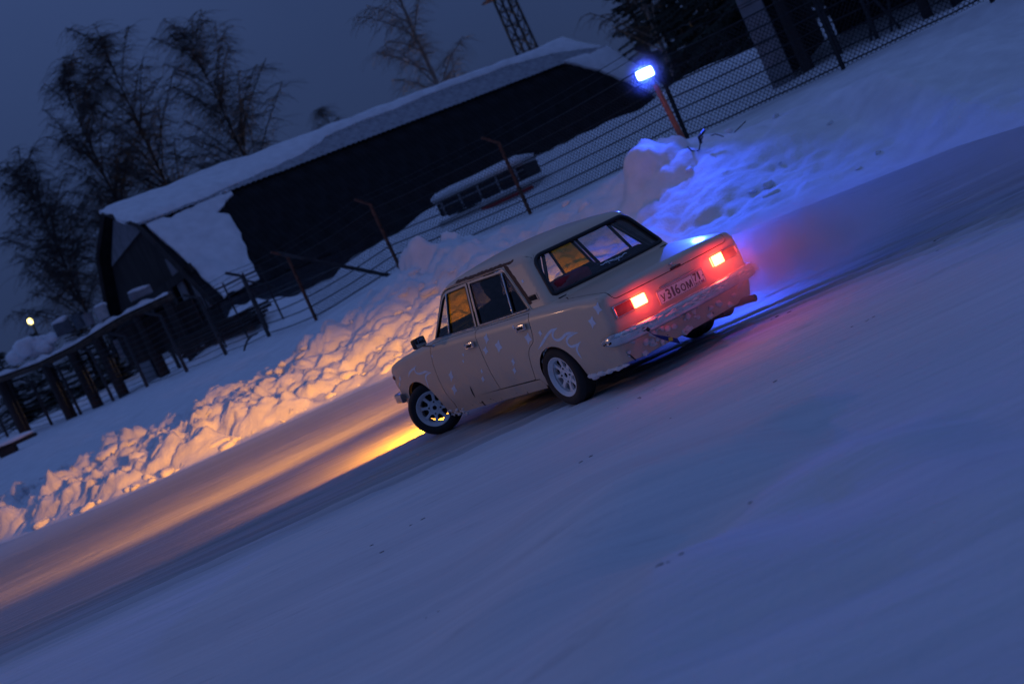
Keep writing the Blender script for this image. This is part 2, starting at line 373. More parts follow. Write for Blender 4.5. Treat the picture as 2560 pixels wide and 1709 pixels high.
# fence line: photograph pixel of each post foot and its distance
POSTS = [(-60, 1128, 66, 'g'), (20, 1092, 62, 'g'), (130, 1062, 58.5, 'g'), (203, 1036, 56, 'g'), (284, 1002, 53.5, 'g'), (369, 967, 51, 'g'), (468, 929, 48.5, 'g'), (566, 887, 46, 'g'), (674, 842, 43.5, 'g'), (791, 800, 41, 'r'), (1000, 670, 39, 'r'), (1327, 536, 36, 'r'), (1722, 352, 31.5, 'k'), (2110, 175, 28.5, 'k'), (2480, 0, 26, 'k'), (2760, -125, 24.3, 'k')]
PF = np.array([at(u, v, Y) for u, v, Y, _ in POSTS])
NXs = np.concatenate([[-90, -32], PF[:, 0], [22, 60]]); NYs = np.concatenate([[82, 74], PF[:, 1], [22, 18]])+0.
NZs = np.concatenate([[2.2, 2.1], PF[:, 2], [1.6, 1.4]])
def yfence(x): return np.maximum(np.interp(x, NXs, NYs), ycrest(x)+.6)
def zfence(x): return np.interp(x, NXs, NZs)
MOUNDS = []   # (x, y, rx, ry, h) filled for the heaps in the yard
def mound(u, v, Y, rx, ry, h):
    p = at(u, v, Y); MOUNDS.append((p[0], p[1], rx, ry, h))
mound(1480, 330, 47, 4.0, 2.0, .7); mound(880, 640, 46, 2.2, 1.6, .6)
mound(1250, 440, 52, 4, 2, .9); mound(1640, 330, 40, 3, 1.5, .6); mound(1850, 220, 38, 4, 2, .8); mound(560, 700, 52, 1.8, 1.5, 1.2)
# snow clods on the ploughed bank
nb = 1500
bx = rng.uniform(-22, 14, nb); bt = rng.beta(1.6, 1.5, nb); br = np.clip(rng.lognormal(-1.75, .60, nb), .05, .50)
by = yfoot(bx)+(bt*1.15-.12)*(ycrest(bx)-yfoot(bx))
big = rng.random(nb) < .10; br[big] *= 1.5
bh = br*rng.uniform(.35, .85, nb)
BLO = [(at(1075, 605, 29.5), .70, .70), (at(1150, 590, 29.8), .5, .45), (at(1020, 650, 29.3), .5, .4), (at(1640, 400, 26.0), .62, .50), (at(1600, 425, 25.9), .5, .34), (at(920, 770, 30), .38, .3), (at(1700, 430, 25.5), .5, .2)]
def height(x, y):
    x = np.asarray(x, float); y = np.asarray(y, float)
    yf, yc, zc, yn, zn = yfoot(x), ycrest(x), zcrest(x), yfence(x), zfence(x)
    right = np.interp(x, [-5, -2.5, 1, 3.5, 6.5], [0., .38, .50, .76, .97])
    # track: faint ruts, low berm of soft snow close to the camera
    z = .012*fbm(x*.12, y, 1.3, 4, 3)+.02*fbm(x*.35, y*.8, .5, 3, 5)*sst(12.2-y, 0, 2)
    z = z+.42*np.clip(fbm(x*.75, y, .62, 3, 9)+.10, 0, 1)*sst(y, 3.6, 5.4)*sst(9.2-y, 0, 2.2)*sst(x, -1.2, .4)+.022*fbm(x*.5, y, .9, 4, 15)*sst(11.5-y, 0, 2)
    for k, (y0, dep, wd, ph) in enumerate(((12.05, .035, .10, 0.), (12.45, .022, .08, 1.), (11.35, .016, .10, 2.2), (13.3, .014, .09, 3.), (10.6, .012, .09, 4.1), (14.6, .010, .10, 5.), (11.75, .02, .06, .7))):
        yk = y0-.085*np.clip(x-1, 0, 6)**2+.06*np.sin(x*.45+ph)+.05*vnoise(x*.6, x*0+k, 90+k); g_ = (y-yk)/wd
        z = z-dep*np.exp(-g_*g_)+dep*.55*np.exp(-((np.abs(g_)-1.7)/.6)**2)*(.6+.8*vnoise(x*5, y*8, 97+k))
    t = (y-yf)/np.maximum(yc-yf, .1)
    prof = sst(t, -.25, 1.0)*.6+.4*np.clip(t, 0, 1)**1.5
    lump = (1-.90*right)
    b = prof*zc
    z = z+np.where(t < 1, b, 0)
    env = sst(t, -.25, .15)*sst(1.55-t, 0, .45)
    z = z+env*lump*(.26*fbm(x, y, .9, 3, 21)+.16*fbm(x, y, 2.6, 3, 31))
    s = np.clip((y-yc)/np.maximum(yn-yc, .3), 0, 1)
    dip = -.18*np.sin(np.pi*np.clip(s*1.6, 0, 1))*np.clip((yn-yc)/8., 0, 1)
    beyond = np.clip(y-yn, 0, 80)
    z = z+np.where(t >= 1, zc+(zn-zc)*s**.9+dip+.012*beyond+.80*sst(beyond, .8, 13)*sst(x, -12, -6)*(1+.35*fbm(x, y, .22, 3, 47)), 0)
    z = z+np.where(t >= 1, .10*fbm(x, y, .35, 4, 41)*np.clip((y-yc)/3, 0, 1)*np.where(y < yn, .8, 2.2)*np.clip(.25+np.abs(y-yn)/2, 0, 1), 0)
    for mx, my, rx, ry, h in MOUNDS:
        z = z+h*np.exp(-((x-mx)/rx)**2-((y-my)/ry)**2)
    return z, env*lump
def clods(x, y, z, env):
    # add the clods: only where the grid is fine
    add = np.zeros_like(z)
    for i in range(nb):
        r = br[i]; m = (np.abs(x-bx[i]) < r*1.3) & (np.abs(y-by[i]) < r*1.3)
        if not m.any(): continue
        d = ((x[m]-bx[i])/(r*1.25))**2+((y[m]-by[i])/r)**2
        add[m] = np.maximum(add[m], bh[i]*np.sqrt(np.clip(1-d, 0, 1)))
    z = z+add*np.clip(env*1.4, 0, 1)
    for p, r, h in BLO:
        d = ((x-p[0])/r)**2+((y-p[1])/(r*.8))**2+.5*fbm(x, y, 2.2, 3, 77)
        z = np.maximum(z, p[2]-h*.55+h*np.clip(1-d, -.4, 1)**1.) if False else z+h*np.sqrt(np.clip(1-d, 0, 1))*.75
    return z
def segs(*a):
    out = []
    for lo, hi, st in a: out.append(np.arange(lo, hi, st))
    return np.unique(np.round(np.concatenate(out+[[a[-1][1]]]), 4))
XS = segs((-170, -60, 10), (-60, -26, 2.), (-26, -13, .12), (-13, 10, .06), (10, 20, .15), (20, 60, 3.), (60, 170, 10))
def terrain(name, Y, mt, fine=False, ranges=None):
    X = np.repeat(XS[:, None], Y.shape[1], 1)
    Z, env = height(X, Y)
    if fine:
        wx, wy = X+.35*fbm(X, Y, 1.7, 2, 61), Y+.35*fbm(X, Y, 1.9, 2, 62)
        for sc_, am_, sd_ in ((1.1, .20, 71), (2.6, .15, 72), (6., .10, 73), (11., .05, 74)):
            f1, ja = worley(wx, wy*1.15, sc_, sd_); Z = Z+env*am_*np.clip(ja*1.5-.35, 0, 1)*np.clip(1-1.25*f1, 0, 1)**.7
        Z = clods(X, Y, Z, env)-.27*env*np.clip((Y-yfoot(X))/1.5, 0, 1); Z = Z+.04*env*fbm(X, Y, 8., 3, 55)
    mb = MB(); mb.grid(np.stack([X, Y, Z], -1).reshape(-1, 3), *Y.shape)
    return tag(mb.build(name, mt, None, smooth=180), kind='structure')
_dy = ycrest(XS)-yfoot(XS); _yf = yfoot(XS)-.3*_dy; _yc = yfoot(XS)+1.62*_dy; _yn = np.maximum(yfence(XS), _yc+.5)
near = np.concatenate([np.linspace(-60, 2, 12), np.linspace(2.3, 9, 36), np.linspace(9.05, 12, 62)])
fr = np.concatenate([np.linspace(0, .20, 44)[1:], np.linspace(.2, 1, 36)[1:]])
terrain('ice_track', np.concatenate([np.repeat(near[None], len(XS), 0), 12+(_yf[:, None]-12)*fr[None]], 1), M['track'])
terrain('snow_bank', _yf[:, None]+(_yc-_yf)[:, None]*np.linspace(0, 1, 130)[None], M['snow'], fine=True)
q1 = np.linspace(0, 1, 26); q2 = np.concatenate([np.linspace(0, .12, 16)[1:], np.linspace(.12, .3, 20)[1:], np.linspace(.3, 1, 14)[1:]])
_yend = 190.
terrain('snow_field', np.concatenate([_yc[:, None]+(_yn-_yc)[:, None]*q1[None], _yn[:, None]+(_yend-_yn)[:, None]*q2[None]], 1), M['snow'])
def hz(x, y): return float(height(np.array([x]), np.array([y]))[0][0])
# ================================================================== CAR (own frame: x forward, y left, z up, rear axle at origin)
CX, CY, CA = .911+.03*math.sin(R_(121.58)), 12.145-.03*math.cos(R_(121.58)), R_(121.58)
def w2c(P):
    P = np.asarray(P, float); x, y = P[..., 0]-CX, P[..., 1]-CY; c, s = math.cos(CA), math.sin(CA)
    return np.stack([c*x+s*y, -s*x+c*y, P[..., 2]], -1)
def sh(P):          # the body sits slightly nose-up on its springs
    P = np.array(P, float); P[..., 2] += (P[..., 0]-1.2)*.0163+.0217; return P
def ush(P):
    P = np.array(P, float); P[..., 2] -= (P[..., 0]-1.2)*.0163+.0217; return P
def spl(xs, ys, n=400):
    xs = np.array(xs, float); ys = np.array(ys, float); m = len(xs); h = np.diff(xs); A = np.eye(m); b = np.zeros(m)
    for i in range(1, m-1):
        A[i, i-1] = h[i-1]; A[i, i] = 2*(h[i-1]+h[i]); A[i, i+1] = h[i]; b[i] = 6*((ys[i+1]-ys[i])/h[i]-(ys[i]-ys[i-1])/h[i-1])
    K = np.linalg.solve(A, b); X = np.linspace(xs[0], xs[-1], n); k = np.clip(np.searchsorted(xs, X)-1, 0, m-2)
    d = X-xs[k]; e = xs[k+1]-X; hk = h[k]
    Y = K[k]*e**3/(6*hk)+K[k+1]*d**3/(6*hk)+(ys[k]/hk-K[k]*hk/6)*e+(ys[k+1]/hk-K[k+1]*hk/6)*d
    return lambda t: np.interp(t, X, Y)
Wx = spl([-1.1, -.9, -.5, 0, .6, 1.2, 1.9, 2.4, 2.8, 3.1], [.745, .765, .798, .815, .82, .82, .815, .80, .775, .735])
Pz = spl([.1, .2, .26, .32, .42, .55, .68, .76, .79, .82, .86, .95], [-.09, -.055, -.032, -.018, -.005, 0, -.003, -.008, -.011, -.019, -.032, -.06])
Tx = spl([-1.1, -.95, -.8, -.5, -.2, .3, 1, 1.7, 2.0, 2.4, 2.8, 3.1], [.80, .822, .84, .868, .888, .895, .893, .885, .868, .83, .775, .70])
Rz = spl([.15, .3, .45, .6, .72, .80, .9], [-.86, -.905, -.94, -.95, -.945, -.93, -.90])
Fz = spl([.15, .3, .5, .65, .75, .9], [2.98, 3.0, 3.03, 3.03, 3.01, 2.97])
def rmax(r, *f):
    m = f[0]; s = 0
    for g in f[1:]: m = np.maximum(m, g)
    for g in f: s = s+np.maximum(g+r, 0)**2
    return np.minimum(-r, m)+np.sqrt(s)
def F1(x, y, z):
    return rmax(.05, np.abs(y)-Wx(x)-Pz(z), z-Tx(x)+.028*(y/.75)**2, Rz(z)+.05*(y/.72)**2-x, x-Fz(z)+.08*(y/.72)**2)
def F2(x, y, z):
    q = (x-.85)
    side = (np.abs(y)-(.735-.33*(z-.885)-.035*q*q))*.95
    roof = z-(1.385-.055*((x-.75)/.8)**2-.045*(y/.55)**2)
    rear = ((-.245+.70*(z-.888)+.09*(y/.65)**2)-x)*.82
    front = (x-(2.03-.86*(z-.885)-.11*(y/.62)**2))*.76
    return rmax(.06, side, roof, rear, front)
def grad(F, P, e=1e-4):
    x, y, z = P[:, 0], P[:, 1], P[:, 2]
    G = np.stack([F(x+e, y, z)-F(x-e, y, z), F(x, y+e, z)-F(x, y-e, z), F(x, y, z+e)-F(x, y, z-e)], -1)
    return G/(np.linalg.norm(G, axis=1)[:, None]+1e-12)
def bis(F, A, B, n=34):      # A outside, B inside
    A = np.array(A, float); B = np.array(B, float)
    for _ in range(n):
        C = (A+B)/2; o = F(C[:, 0], C[:, 1], C[:, 2]) > 0
        A[o] = C[o]; B[~o] = C[~o]
    return (A+B)/2
AX = {'y': ((0, 2), 1, 1.3, 0.), 'z': ((0, 1), 2, 1.7, .5), 'r': ((1, 2), 0, -1.5, .6), 'f': ((1, 2), 0, 3.6, 1.0)}
def lift(F, p2, ax):
    (i, j), k, out, inn = AX[ax]; p2 = np.asarray(p2, float); n = len(p2)
    A = np.zeros((n, 3)); A[:, i] = p2[:, 0]; A[:, j] = p2[:, 1]; B = A.copy(); A[:, k] = out; B[:, k] = inn
    return bis(F, A, B)
def trpx(u, v, F):           # where the sight line of a photo pixel meets the body surface (body frame)
    t = np.linspace(7, 17, 3000); Pq = EYE+t[:, None]*ray(u, v); Q = ush(w2c(Pq)); f = F(Q[:, 0], Q[:, 1], Q[:, 2])
    i = int(np.argmax(f < 0))
    return Q[i] if f[i] < 0 else Q[int(np.argmin(f))]
def inpoly(p, poly):
    x, y = p[:, 0], p[:, 1]; r = np.zeros(len(p), bool); q = np.asarray(poly); n = len(q)
    for i in range(n):
        x1, y1 = q[i]; x2, y2 = q[(i+1) % n]
        c = (y1 > y) != (y2 > y)
        with np.errstate(divide='ignore', invalid='ignore'): r ^= c & (x < (x2-x1)*(y-y1)/(y2-y1)+x1)
    return r
def dense(poly, st, closed=True):
    out = []; n = len(poly)
    for i in range(n if closed else n-1):
        a = np.array(poly[i], float); b = np.array(poly[(i+1) % n], float); k = max(1, int(math.ceil(np.linalg.norm(b-a)/st)))
        for t in range(k): out.append(a+(b-a)*t/k)
    if not closed: out.append(np.array(poly[-1], float))
    return np.array(out)
def smoothc(poly, it=2, closed=True):     # Chaikin corner rounding
    p = np.array(poly, float)
    for _ in range(it):
        if closed: q = np.roll(p, -1, 0); p = np.stack([p*.75+q*.25, p*.25+q*.75], 1).reshape(-1, 2)
        else:
            a, b = p[:-1], p[1:]; m = np.stack([a*.75+b*.25, a*.25+b*.75], 1).reshape(-1, 2); p = np.concatenate([p[:1], m[1:-1], p[-1:]])
    return p
def roundc(poly, r, k=5):                  # fillet polygon corners
    p = np.array(poly, float); n = len(p); out = []
    for i in range(n):
        a, b, c = p[i-1], p[i], p[(i+1) % n]; d1 = a-b; d2 = c-b; l1, l2 = np.linalg.norm(d1), np.linalg.norm(d2)
        rr = min(r if np.isscalar(r) else r[i], l1*.45, l2*.45)
        if rr < 1e-4: out.append(b); continue
        s, e = b+d1/l1*rr, b+d2/l2*rr
        for t in np.linspace(0, 1, k): out.append((1-t)**2*s+2*t*(1-t)*b+t*t*e)
    return np.array(out)
def shrink(poly, d):                        # inset a polygon
    p = np.array(poly, float); ar = .5*np.sum(p[:, 0]*np.roll(p[:, 1], -1)-np.roll(p[:, 0], -1)*p[:, 1])
    if ar < 0: p = p[::-1]
    t1 = p-np.roll(p, 1, 0); t2 = np.roll(p, -1, 0)-p
    t1 /= np.linalg.norm(t1, axis=1)[:, None]+1e-12; t2 /= np.linalg.norm(t2, axis=1)[:, None]+1e-12
    n1 = np.stack([-t1[:, 1], t1[:, 0]], 1); n2 = np.stack([-t2[:, 1], t2[:, 0]], 1); m = n1+n2
    return p+m*(d/np.maximum(1+np.sum(n1*n2, 1), .35))[:, None]
class Skin:
    """panels cut out of the body surface; every panel has folded-in edges"""
    def __init__(s): s.V = []; s.N = []; s.F = []; s.n = 0
    def patch(s, F, ax, outline, holes=(), st=.035, rim=.014, off=0.):
        ol = dense(outline, st); hs = [dense(h, st) for h in holes]
        loops = [ol]+hs; pts = np.concatenate(loops); edges = []; o = 0
        for l in loops:
            m = len(l); edges += [(o+i, o+(i+1) % m) for i in range(m)]; o += m
        lo, hi = ol.min(0), ol.max(0); g = np.stack(np.meshgrid(np.arange(lo[0], hi[0], st), np.arange(lo[1], hi[1], st), indexing='ij'), -1).reshape(-1, 2)
        k = inpoly(g, ol)
        for h in hs: k &= ~inpoly(h*0+h, h)[:1].any() | ~inpoly(g, h)
        g = g[k]
        if len(g):
            dmin = np.min(np.linalg.norm(g[:, None]-pts[None], axis=2), axis=1); g = g[dmin > st*.55]
        allp = np.concatenate([pts, g]) if len(g) else pts
        vo, eo, fo, ov, oe, of = delaunay_2d_cdt([Vector(p) for p in allp], edges, [], 0, 1e-7)
        vo = np.array([v[:] for v in vo]); tri = np.array([f for f in fo if len(f) == 3]); c = vo[tri].mean(1)
        keep = inpoly(c, ol)
        for h in hs: keep &= ~inpoly(c, h)
        tri = tri[keep]; P = lift(F, vo, ax); N = grad(F, P)
        if off: P = P+N*off
        a, b, cc = P[tri[:, 0]], P[tri[:, 1]], P[tri[:, 2]]; fn = np.cross(b-a, cc-a); fl = np.sum(fn*N[tri[:, 0]], 1) < 0
        tri[fl] = tri[fl][:, ::-1]
        s.V.append(P); s.N.append(N); s.F += [tuple(int(q)+s.n for q in t) for t in tri]; s.n += len(P)
        if rim:
            for l in loops:
                Q = lift(F, l, ax); n_ = grad(F, Q); Q = Q+n_*off; m = len(Q)
                T = np.roll(Q, -1, 0)-np.roll(Q, 1, 0); out = np.cross(T, n_); out /= np.linalg.norm(out, axis=1)[:, None]+1e-12
                s.V.append(np.concatenate([Q, Q-n_*rim])); s.N.append(np.concatenate([out, out]))
                s.F += [(s.n+i, s.n+(i+1) % m, s.n+m+(i+1) % m, s.n+m+i) for i in range(m)]; s.n += 2*m
        return s
    def mesh(s, name, mt, mirror=False, shear=True):
        V = np.concatenate(s.V); N = np.concatenate(s.N).copy(); V = sh(V) if shear else V.copy(); Fs = s.F
        if mirror:
            V[:, 1] *= -1; N[:, 1] *= -1; Fs = [t[::-1] for t in Fs]
        me = bpy.data.meshes.new(name); me.from_pydata(V.tolist(), [], Fs); me.update()
        me.polygons.foreach_set('use_smooth', [True]*len(me.polygons))
        me.normals_split_custom_set_from_vertices(N.tolist()); me.materials.append(mt); return me
    def build(s, name, mt, parent, mirror=False): return link(bpy.data.objects.new(name, s.mesh(name, mt, mirror)), parent)
def edge(F, base, d, far=.25, near=.3):
    base = np.array(base, float); d = np.array(d, float); return bis(F, base-d*far, base+d*near)

car = empty('drift_car', (CX, CY, 0), CA)
tag(car, 'beige old boxy saloon with pale blue wave and star stickers sliding on the ice', 'car')
PT = M['paint']
# ---- lower body reference curves
def corner1(x=None):
    x = np.asarray(x, float); return edge(F1, np.stack([x, Wx(x)+Pz(.85), Tx(x)-.03], -1), (0, -1, -1))
TRr = edge(F1, [[-.90, .735, .80]], (1, -1, -1))[0]      # rear upper corner
TRf = edge(F1, [[2.93, .70, .71]], (-1, -1, -1))[0]      # front upper corner
def shoulder(x0, x1, n=24):
    x = np.linspace(x0, x1, n); return corner1(x)
SHR = np.concatenate([[TRr], shoulder(TRr[0]+.03, .12, 22)])
_z = np.linspace(.24, TRr[2]-.03, 14); SRe = np.concatenate([edge(F1, np.stack([Rz(_z)+.05, Wx(Rz(_z)+.05)+Pz(_z), _z], -1), (1, -1, 0)), [TRr]])
_z = np.linspace(.22, TRf[2]-.03, 12); SFe = np.concatenate([edge(F1, np.stack([Fz(_z)-.08, Wx(Fz(_z)-.08)+Pz(_z), _z], -1), (-1, -1, 0)), [TRf]])
_y = np.linspace(-.66, .66, 23); RTe = np.concatenate([[TRr*[1, -1, 1]], edge(F1, np.stack([Rz(.81)+.05*(_y/.72)**2, _y, Tx(-.93)-.028*(_y/.75)**2], -1), (1, 0, -1)), [TRr]])
FTe = np.concatenate([[TRf*[1, -1, 1]], edge(F1, np.stack([3.0-.08*(_y/.72)**2, _y, Tx(3.0)-.028*(_y/.75)**2], -1), (-1, 0, -1)), [TRf]])
xz = lambda P: np.asarray(P)[:, [0, 2]]
xy = lambda P: np.asarray(P)[:, [0, 1]]
yz = lambda P: np.asarray(P)[:, [1, 2]]
def z1(x, y): return 940+x/2.447, 480+y/2.447
def z2(x, y): return 970+x/5.6, 830+y/5.6
def z4(x, y): return 1060+x/6.909, 660+y/6.909
def z3(x, y): return 1280+x/3.408, 500+y/3.408
def arc(cx, cz, r, a0, a1, n=18, sq=1.): return [(cx+r*math.cos(a), cz+r*sq*math.sin(a)) for a in np.linspace(R_(a0), R_(a1), n)]
G = .0035
gapFR = [(.965, .90), (1.005, .81), (1.0, .70), (1.003, .47), (1.0, .27)]                      # between the doors, top to bottom
gapFF = [(1.83, .90), (1.87, .80), (1.905, .73), (1.935, .61), (1.955, .43), (1.955, .30), (1.94, .235)]   # front edge of the front door
gapRR = [(.09, .90), (.10, .80), (.108, .72), (.14, .612), (.24, .575), (.30, .515), (.337, .42), (.372, .33), (.40, .285)]   # rear edge of the rear door
botf = lambda x: .285-.03*(x-.4)/1.55                                                            # lower edge of both doors
def top_seg(xa, xb, n=10): return xz(shoulder(xa, xb, n)).tolist()
_sFR = smoothc(gapFR, 2, False).tolist(); _sFF = smoothc(gapFF, 2, False).tolist(); _sRR = smoothc(gapRR, 2, False).tolist()
def below_sh(line):  # cut the part of a top-to-bottom line above the shoulder, put its first point on the shoulder
    x0 = line[0][0]; zc = float(corner1([x0])[0, 2]); return [(x0, zc)]+[q for q in line if q[1] < zc-.004]
LFR, LFF, LRR = below_sh(_sFR), below_sh(_sFF), below_sh(_sRR)
def doorpoly(rear, front):
    return shrink(np.array(rear[::-1]+top_seg(rear[0][0]+.02, front[0][0]-.02)+front), G)
def strip(xa, xb, yin, n=10):           # piece of shoulder between the side and the window line
    o = shoulder(xa+G, xb-G, n); return np.concatenate([xy(o), [(xb-G, yin), (xa+G, yin)]])
parts = {}
S = Skin().patch(F1, 'y', doorpoly(LRR, LFR)).patch(F1, 'z', strip(LRR[0][0], LFR[0][0], .69)); parts['rear_door'] = S
S = Skin().patch(F1, 'y', doorpoly(LFR, LFF)).patch(F1, 'z', strip(LFR[0][0], LFF[0][0], .69)); parts['front_door'] = S
# rear quarter panel
ARr = arc(-.035, .275, .285, 200, -18, 22, .92)
q = xz(SHR)[:-1].tolist()+[(LRR[0][0]-G, float(corner1([LRR[0][0]])[0, 2]))]
q += [(a-G, b) for a, b in LRR[1:]]+[(.335, .285), (.31, .215)]
q += ARr[::-1][:1]+ARr[::-1][1:]+[(-.34, .215), (-.42, .20), (-.62, .225), (-.80, .245)]+xz(SRe)[:-1].tolist()
trunkL = [(-.30, .63), (-.374, .675), (-.586, .660), (-.76, .652), (-.84, .652)]      # lid edge on top, left
S = Skin().patch(F1, 'y', np.array(q))
ro = RTe[RTe[:, 1] > .645]
tq = np.concatenate([xy(SHR)[::-1], xy(ro)[::-1][1:], [(RTe[np.argmin(abs(RTe[:, 1]-.655)), 0], .655+G)], [(a, b+G) for a, b in trunkL[::-1]], [(-.20, .60), (LRR[0][0]-G, .60)]])
S.patch(F1, 'z', tq, st=.03); parts['rear_quarter_panel'] = S
# front fender
ARf = arc(2.46, .26, .30, 205, -22, 22, .90)
fl = [(a+G, b) for a, b in LFF]
SHF = np.concatenate([shoulder(LFF[0][0]+G, TRf[0]-.03, 20), [TRf]])
q = xz(SHF).tolist()+xz(SFe)[::-1][1:].tolist()+ARf[::-1]+[(2.17, .13), (2.0, .12), (1.96, .20)]+fl[::-1][:-1]
S = Skin().patch(F1, 'y', np.array(q))
fo = FTe[FTe[:, 1] > .60]
S.patch(F1, 'z', np.concatenate([xy(SHF), xy(fo)[::-1][1:], [(2.90, .60+G), (2.0, .625+G), (LFF[0][0]+G, .64)]]), st=.03); parts['front_fender'] = S
S = Skin().patch(F1, 'y', np.array([(.335, .285-2*G), (.40, botf(.4)-2*G), (1.93, botf(1.93)-2*G), (1.955, .19), (1.99, .115), (1.6, .135), (.33, .185), (.315, .215)]), st=.05); parts['sill'] = S
for side in (False, True):
    for nm in ('rear_quarter_panel', 'front_fender', 'sill'): parts[nm].build(nm, PT, car, side)
doors = {}
for side in (False, True):
    for nm in ('rear_door', 'front_door'): doors[nm, side] = parts[nm].build(nm, PT, car, side)
# trunk lid, hood, cowl, deck, rear and front panel
lidT = np.array([(a, b-G) for a, b in trunkL]+[(RTe[len(RTe)//2, 0]-.0, .652-G)][:0]); lid_z = .742
rt = RTe[(np.abs(RTe[:, 1]) < .645)]
le = np.interp(.652-G, RTe[:, 1], RTe[:, 0]); lz = np.interp(.652-G, RTe[:, 1], RTe[:, 2])
S = Skin().patch(F1, 'z', np.concatenate([lidT, [(le, .652-G)], xy(rt)[::-1], [(le, -.652+G)], lidT[::-1]*[1, -1], ]), st=.04)
ly = lift(F1, [(0., lz)], 'r')
S.patch(F1, 'r', np.concatenate([[(-.652+G, lz)], yz(rt), [(.652-G, lz), (.648, lid_z+.03), (.63, lid_z+.008), (.60, lid_z+G), (-.60, lid_z+G), (-.63, lid_z+.008), (-.648, lid_z+.03)]]), st=.035)
trunk = S.build('trunk_lid', PT, car)
Skin().patch(F1, 'z', [(2.0+G, -.62), (2.0+G, .62), (2.90, .597)]+xy(FTe[np.abs(FTe[:, 1]) < .6])[::-1].tolist()+[(2.90, -.597)], st=.06).build('hood', PT, car)
Skin().patch(F1, 'z', [(1.80, -.68), (1.80, .68), (1.995, .62), (1.995, -.62)], st=.06).build('cowl', PT, car)
Skin().patch(F1, 'z', [(-.296, -.62), (-.296, .62), (-.12, .595), (-.12, -.595)], st=.06).build('rear_deck', PT, car)
rl = yz(SRe); TLZ = (.600, .692)
def tl_hole(sg): return roundc([(sg*.375, TLZ[0]), (sg*.375, TLZ[1]), (sg*.690, TLZ[1]), (sg*.690, TLZ[0])], .012, 3)
q = np.concatenate([rl[:-1], [(rl[-1][0], rl[-1][1])], yz(RTe[RTe[:, 1] > .66])[::-1][1:], [(.655+G, lz), (.652, lid_z+.025), (.635, lid_z+.004), (.605, lid_z-G), (-.605, lid_z-G), (-.635, lid_z+.004), (-.652, lid_z+.025), (-.655-G, lz)], yz(RTe[RTe[:, 1] < -.66])[::-1][:-1], [(-rl[-1][0], rl[-1][1])], (rl[:-1]*[-1, 1])[::-1]])
rear_panel = Skin().patch(F1, 'r', q, [tl_hole(1), tl_hole(-1)], st=.04, rim=.03).build('rear_panel', PT, car)
fl_ = yz(SFe); front_panel = Skin().patch(F1, 'f', np.concatenate([fl_, yz(FTe)[::-1][1:-1], (fl_*[-1, 1])[::-1]]), st=.07).build('front_panel', PT, car)

# ---- greenhouse
T2r = edge(F2, [[-.01, .60, 1.315]], (1, -1, -1))[0]; T2f = edge(F2, [[1.60, .58, 1.315]], (-1, -1, -1))[0]
ZB = .852
def sideY(z, x=.85): return .735-.33*(z-.885)-.035*(x-.85)**2
_x = np.linspace(T2r[0]+.03, T2f[0]-.03, 30); SR2 = np.concatenate([[T2r], edge(F2, np.stack([_x, sideY(1.31, _x), 1.34-.05*((_x-.75)/.8)**2], -1), (0, -1, -1)), [T2f]])
_z = np.linspace(ZB, T2r[2]-.02, 12); SB2 = np.concatenate([edge(F2, np.stack([-.16+.70*(_z-.888), sideY(_z, -.1), _z], -1), (1, -1, 0)), [T2r]])
_z = np.linspace(ZB, T2f[2]-.02, 12); SF2 = np.concatenate([edge(F2, np.stack([1.91-.86*(_z-.885), sideY(_z, 1.75), _z], -1), (-1, -1, 0)), [T2f]])
_y = np.linspace(-T2r[1]+.04, T2r[1]-.04, 15); RB2 = np.concatenate([[T2r*[1, -1, 1]], edge(F2, np.stack([.03+.09*(_y/.65)**2, _y, 1.345-.045*(_y/.55)**2], -1), (1, 0, -1)), [T2r]])
_y = np.linspace(-T2f[1]+.04, T2f[1]-.04, 15); RF2 = np.concatenate([[T2f*[1, -1, 1]], edge(F2, np.stack([1.66-.11*(_y/.62)**2, _y, 1.33-.045*(_y/.55)**2], -1), (-1, 0, -1)), [T2f]])
front_frame = roundc([(1.012, ZB), (1.083, 1.256), (1.50, 1.246), (1.60, 1.205), (1.885, ZB)], [.0, .015, .06, .05, .0])
rear_frame = roundc([(.108, ZB), (.425, 1.218), (.485, 1.252), (1.062, 1.256), (.990, ZB)], [.0, .07, .05, .015, .0])
ap = roundc([(.098, ZB+.001), (.415, 1.224), (.48, 1.262), (1.50, 1.256), (1.605, 1.212), (1.895, ZB+.001)], [0, .07, .06, .06, .05, 0])
side = Skin()
so = np.concatenate([xz(SB2), xz(SR2)[1:], xz(SF2)[::-1][1:], ap[::-1]])
side.patch(F2, 'y', so, st=.035, rim=.02)
rwin_o = roundc([(-.645, .905), (-.535, 1.265), (.535, 1.265), (.645, .905)], [.05, .09, .09, .05], 7)
wwin_o = roundc([(-.66, .90), (-.55, 1.255), (.55, 1.255), (.66, .90)], [.05, .09, .09, .05], 6)
for mir in (False, True):
    side.build('roof_pillar_frame', PT, car, mir)
roofp = Skin().patch(F2, 'z', np.concatenate([xy(RB2), xy(SR2)[1:], xy(RF2)[::-1][1:], (xy(SR2)*[1, -1])[::-1][1:-1]]), st=.05, rim=.02).build('roof', PT, car)
Skin().patch(F2, 'r', np.concatenate([yz(SB2), yz(RB2)[::-1][1:-1], (yz(SB2)*[-1, 1])[::-1]]), [rwin_o], st=.04, rim=.025).build('rear_window_surround', PT, car)
Skin().patch(F2, 'f', np.concatenate([yz(SF2), yz(RF2)[::-1][1:-1], (yz(SF2)*[-1, 1])[::-1]]), [wwin_o], st=.05, rim=.025).build('windscreen_surround', PT, car)
